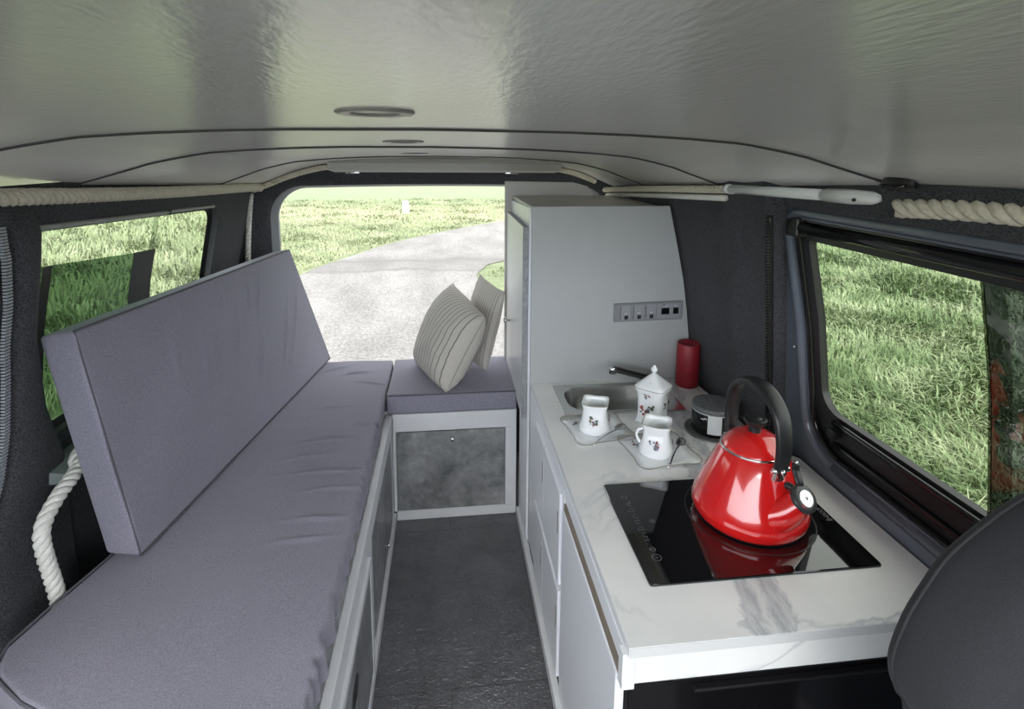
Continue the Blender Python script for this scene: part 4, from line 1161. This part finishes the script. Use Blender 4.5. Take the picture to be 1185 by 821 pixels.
for da, s, z in ((-PI / 2, .015, .05), (-PI / 2, .01, .088), (PI, .026, .045), (PI, .012, .085), (0, .012, .055)):
    n = Vector((math.cos(rot + da), math.sin(rot + da), 0)); u = Vector((-n.y, n.x, 0))
    flower(pt_, n * (.0368 if z < .08 else .0405) + Vector((0, 0, z)), u, (0, 0, 1), n, s, int(z * 1000) + int(da * 7) + 20)
flower(pt_, (-.012, -.022, .121), (1, 0, 0), (0, .75, .6), (-.3, -.55, .77), .011, 71)
mb = MB()
for k in range(4):
    a = rot + PI / 4 + k * PI / 2; mb.lathe([(.004, 0), (.006, .003), (.005, .006)], (.044 * math.cos(a), .044 * math.sin(a), .0), 10)
mb.build('feet', 'porcelain', pt_, True)

# ------------------------------------------------------------------ front seat back
st = thing('front_seat', 'dark grey cloth front seat back rising in front of the worktop end', 'seat', (.74, .44, 0))
outline = [(.66, .30), (.545, .32), (.55, .50), (.553, .62), (0.536, 0.713), (0.518, 0.743), (0.51, 0.77), (0.51, 0.794), (0.52, 0.833), (0.537, 0.87), (0.563, 0.912), (0.602, 0.947), (0.647, 0.978), (.70, .995), (.755, .98), (.79, .94), (.81, .88), (.815, .8), (.81, .65), (.80, .32)]
ol = [(p.x, p.y) for p in sm([(x, z, 0) for x, z in outline], 5, True)]
loops = []
for s, y in ((.60, .41), (.8, .414), (.90, .424), (.955, .44), (.985, .46), (1., .49), (1., .505), (.975, .518), (.90, .528), (.65, .534)):
    loops.append([((x - .68) * s - .06, y - .44, (z - .68) * s + .68) for x, z in ol])
MB().loft(loops, True, True, True).build('seat_back', 'seat', st, True)
mb = MB().tube([(x - .74, .506 - .44, z) for x, z in ol + [ol[0]]], .0022, 6, False); mb.build('seam', plain('seat_seam', (.02, .02, .022), .8), st, True)
MB().box(-.19, .06, -.05, .08, 0, .33, .02, 3).build('base', 'black', st)

# ------------------------------------------------------------------ outdoors
GZ = -.55
mb = MB(); mb.grid(lambda u, v: (-70 + 140 * u, -40 + 160 * v, GZ), 8, 8)
struct(mb.build('ground', 'field'))
rl = sm([(-2.6, -8, 0), (-2.5, 3, 0), (-2.4, 7.5, 0), (-2.25, 9.1, 0), (-1.77, 10.5, 0), (-.9, 12.46, 0), (1.52, 15.7, 0), (6, 19.5, 0), (14, 25, 0)], 8)
rr = sm([(1.7, -8, 0), (1.6, 3, 0), (1.05, 6.2, 0), (.62, 7.6, 0), (.46, 8.48, 0), (.62, 9.2, 0), (1.1, 9.9, 0), (4.5, 13, 0), (15, 19, 0)], 8)
mb = MB()
for k in range(6): pass
mb.grid(lambda u, v: tuple(rl[round(v * (len(rl) - 1))].lerp(rr[round(v * (len(rr) - 1))], u) + Vector((0, 0, GZ + .012))), 4, len(rl) - 1)
struct(mb.build('road', 'road'))
mp = thing('marker_post', 'small pale marker post standing in the field beyond the road bend', 'post', (-1.30, 18.1, GZ))
MB().prism([(-.1, 0), (.1, 0), (.1, .36), (.05, .42), (-.05, .42), (-.1, .36)], 'y', -.06, .06).build('post', 'marker', mp)
MB().box(.0, .09, -.066, -.06, .04, .34, .0).build('face_plate', 'label', mp)

def blades(name, pos, ln, wd, mat, label):
    n = len(pos)
    az = rng.uniform(0, 2 * PI, n); lean = rng.uniform(.25, 1.15, n)
    # neighbouring blades lean together, as wind-combed tussocks
    cl_ = np.sin(pos[:, 0] * 3.1 + 1.3 * np.sin(pos[:, 1] * 2.3)) * 1.2 + np.cos(pos[:, 1] * 2.7 + pos[:, 0]) * 1.2
    az = np.where(rng.uniform(0, 1, n) < .7, cl_ + rng.normal(0, .5, n) + 2.6, az)
    dx, dy = np.cos(az), np.sin(az); sxv, syv = -dy, dx
    up = np.cos(lean * .6)
    V = np.zeros((n, 5, 3))
    base = np.stack([pos[:, 0], pos[:, 1], np.full(n, GZ)], 1)
    side = np.stack([sxv, syv, np.zeros(n)], 1) * wd[:, None]
    mid = base + np.stack([dx * ln * .28 * lean, dy * ln * .28 * lean, ln * .6 * up], 1)
    tip = base + np.stack([dx * ln * .85 * lean, dy * ln * .85 * lean, ln * np.clip(1 - .55 * lean, .12, 1)], 1)
    V[:, 0] = base - side; V[:, 1] = base + side; V[:, 2] = mid + side * .8; V[:, 3] = mid - side * .8; V[:, 4] = tip
    me = bpy.data.meshes.new(name)
    me.vertices.add(n * 5); me.vertices.foreach_set('co', V.reshape(-1))
    idx = (np.arange(n) * 5)[:, None]
    lo_ = np.concatenate([idx + np.array([[0, 1, 2, 3]]), idx + np.array([[3, 2, 4]])], 1).reshape(-1)
    me.loops.add(n * 7); me.loops.foreach_set('vertex_index', lo_.astype(np.int32))
    me.polygons.add(n * 2)
    stt = np.stack([np.arange(n) * 7, np.arange(n) * 7 + 4], 1).reshape(-1)
    me.polygons.foreach_set('loop_start', stt.astype(np.int32))
    me.update(calc_edges=True); me.validate()
    me.materials.append(M[mat])
    o = link(bpy.data.objects.new(name, me))
    return tag(o, label, 'grass', None, 'stuff')
def wedge(n, r0, r1, a0, a1, pw):
    a = rng.uniform(a0, a1, n); r = r0 * (r1 / r0) ** (rng.uniform(0, 1, n) ** pw)
    return np.stack([r * np.sin(a), r * np.cos(a)], 1), r
D = math.radians
p, r = wedge(85000, 2.9, 17, D(26), D(62), .85)
p = p[p[:, 0] > 1.75]
p = p[(np.sin(p[:, 0] * 2.1 + np.sin(p[:, 1] * 3.3)) * np.sin(p[:, 1] * 2.7 + np.sin(p[:, 0] * 2.9)) + rng.uniform(0, 1.3, len(p))) > -.02]; r = np.hypot(p[:, 0], p[:, 1])
blades('verge_grass', p, rng.uniform(.10, .26, len(p)) * (1 + .02 * r), rng.uniform(.0022, .0055, len(p)) * (.6 + .22 * r), 'blade', 'lush green grass bank outside the sliding side window')
p, r = wedge(45000, 5, 26, D(-68), D(-17), .75)
p = p[p[:, 0] < -2.75]; r = np.hypot(p[:, 0], p[:, 1])
blades('verge_grass', p, rng.uniform(.12, .34, len(p)), rng.uniform(.004, .009, len(p)) * (.5 + .14 * r), 'blade_far', 'long pale grass outside the window behind the backrest')
p, r = wedge(26000, 8.5, 24, D(-20), D(14), .9)
k = np.array([((y < 12.6 and x < interp(y, [(0, -2.6), (7.5, -2.55), (9.1, -2.4), (10.5, -1.9), (12.46, -1.05)])) or (y >= 12.6 and y > 12.46 + (x + .9) * 1.34 + .3) or (8.3 < y < 11 and x > .6 + abs(y - 8.6) * .55)) for x, y in p])
p = p[k]; r = np.hypot(p[:, 0], p[:, 1])
blades('field_grass', p, rng.uniform(.03, .10, len(p)), rng.uniform(.005, .010, len(p)) * (.4 + .1 * r), 'blade_far', 'short pale field grass along the road behind the tailgate')

# ------------------------------------------------------------------ light
w = bpy.data.worlds.new('overcast_sky'); SC.world = w; w.use_nodes = True
nt = w.node_tree; bg = nt.nodes['Background']
tc = nt.nodes.new('ShaderNodeTexCoord'); sx = nt.nodes.new('ShaderNodeSeparateXYZ'); nt.links.new(tc.outputs['Generated'], sx.inputs[0])
cl_ = ramp(nt, math_(nt, 'ADD', math_(nt, 'MULTIPLY', sx.outputs[2], .5), .5), [(.45, (.5, .52, .5)), (.52, (.86, .91, .97)), (1., (1., 1., 1.))])
# the sky is made brighter ahead of the van to light the interior
ff = ramp(nt, math_(nt, 'ADD', math_(nt, 'MULTIPLY', sx.outputs[1], -.5), .5), [(.3, (.42,) * 3), (.95, (1, 1, 1))])
mm = nt.nodes.new('ShaderNodeMix'); mm.data_type = 'RGBA'; mm.blend_type = 'MULTIPLY'; mm.inputs[0].default_value = 1
nt.links.new(cl_, mm.inputs[6]); nt.links.new(ff, mm.inputs[7])
nt.links.new(mm.outputs[2], bg.inputs['Color']); bg.inputs['Strength'].default_value = 3.0
su = bpy.data.lights.new('sun', 'SUN'); su.energy = 1.0; su.angle = D(40); su.color = (1, .97, .92)
so = bpy.data.objects.new('sun', su); link(so); so.rotation_euler = Vector((.12, .8, -.75)).to_track_quat('-Z', 'Y').to_euler()

# ------------------------------------------------------------------ camera
F, PX, PY = 644., 592.5, 282.
nn = lambda v: v / np.linalg.norm(v)
dy = nn(np.array([516 - PX, 178 - PY, F])); dx = np.array([6100 - PX, 218 - PY, F]); dx = nn(dx - dy * dx.dot(dy)); dz = -np.cross(dy, dx)
R = np.array([dx, dy, dz])
rw, uw, bw = R[:, 0], -R[:, 1], -R[:, 2]
cam = bpy.data.cameras.new('camera'); co = bpy.data.objects.new('camera', cam); link(co)
co.matrix_world = Matrix(((rw[0], uw[0], bw[0], 0), (rw[1], uw[1], bw[1], 0), (rw[2], uw[2], bw[2], CAMZ), (0, 0, 0, 1)))
cam.sensor_fit = 'HORIZONTAL'; cam.sensor_width = 36; cam.lens = F / 1185 * 36
cam.shift_y = -(410.5 - PY) / 1185; cam.clip_start = .02; cam.clip_end = 400
SC.camera = co
SC.view_settings.view_transform = 'Standard'; SC.view_settings.look = 'None'
SC.view_settings.gamma = 1; SC.view_settings.use_curve_mapping = False
SC.view_settings.exposure = 1.55
SC.cycles.max_bounces = 12; SC.cycles.diffuse_bounces = 8; SC.cycles.transparent_max_bounces = 16
SC.cycles.sample_clamp_indirect = 8
SC.cycles.use_denoising = True
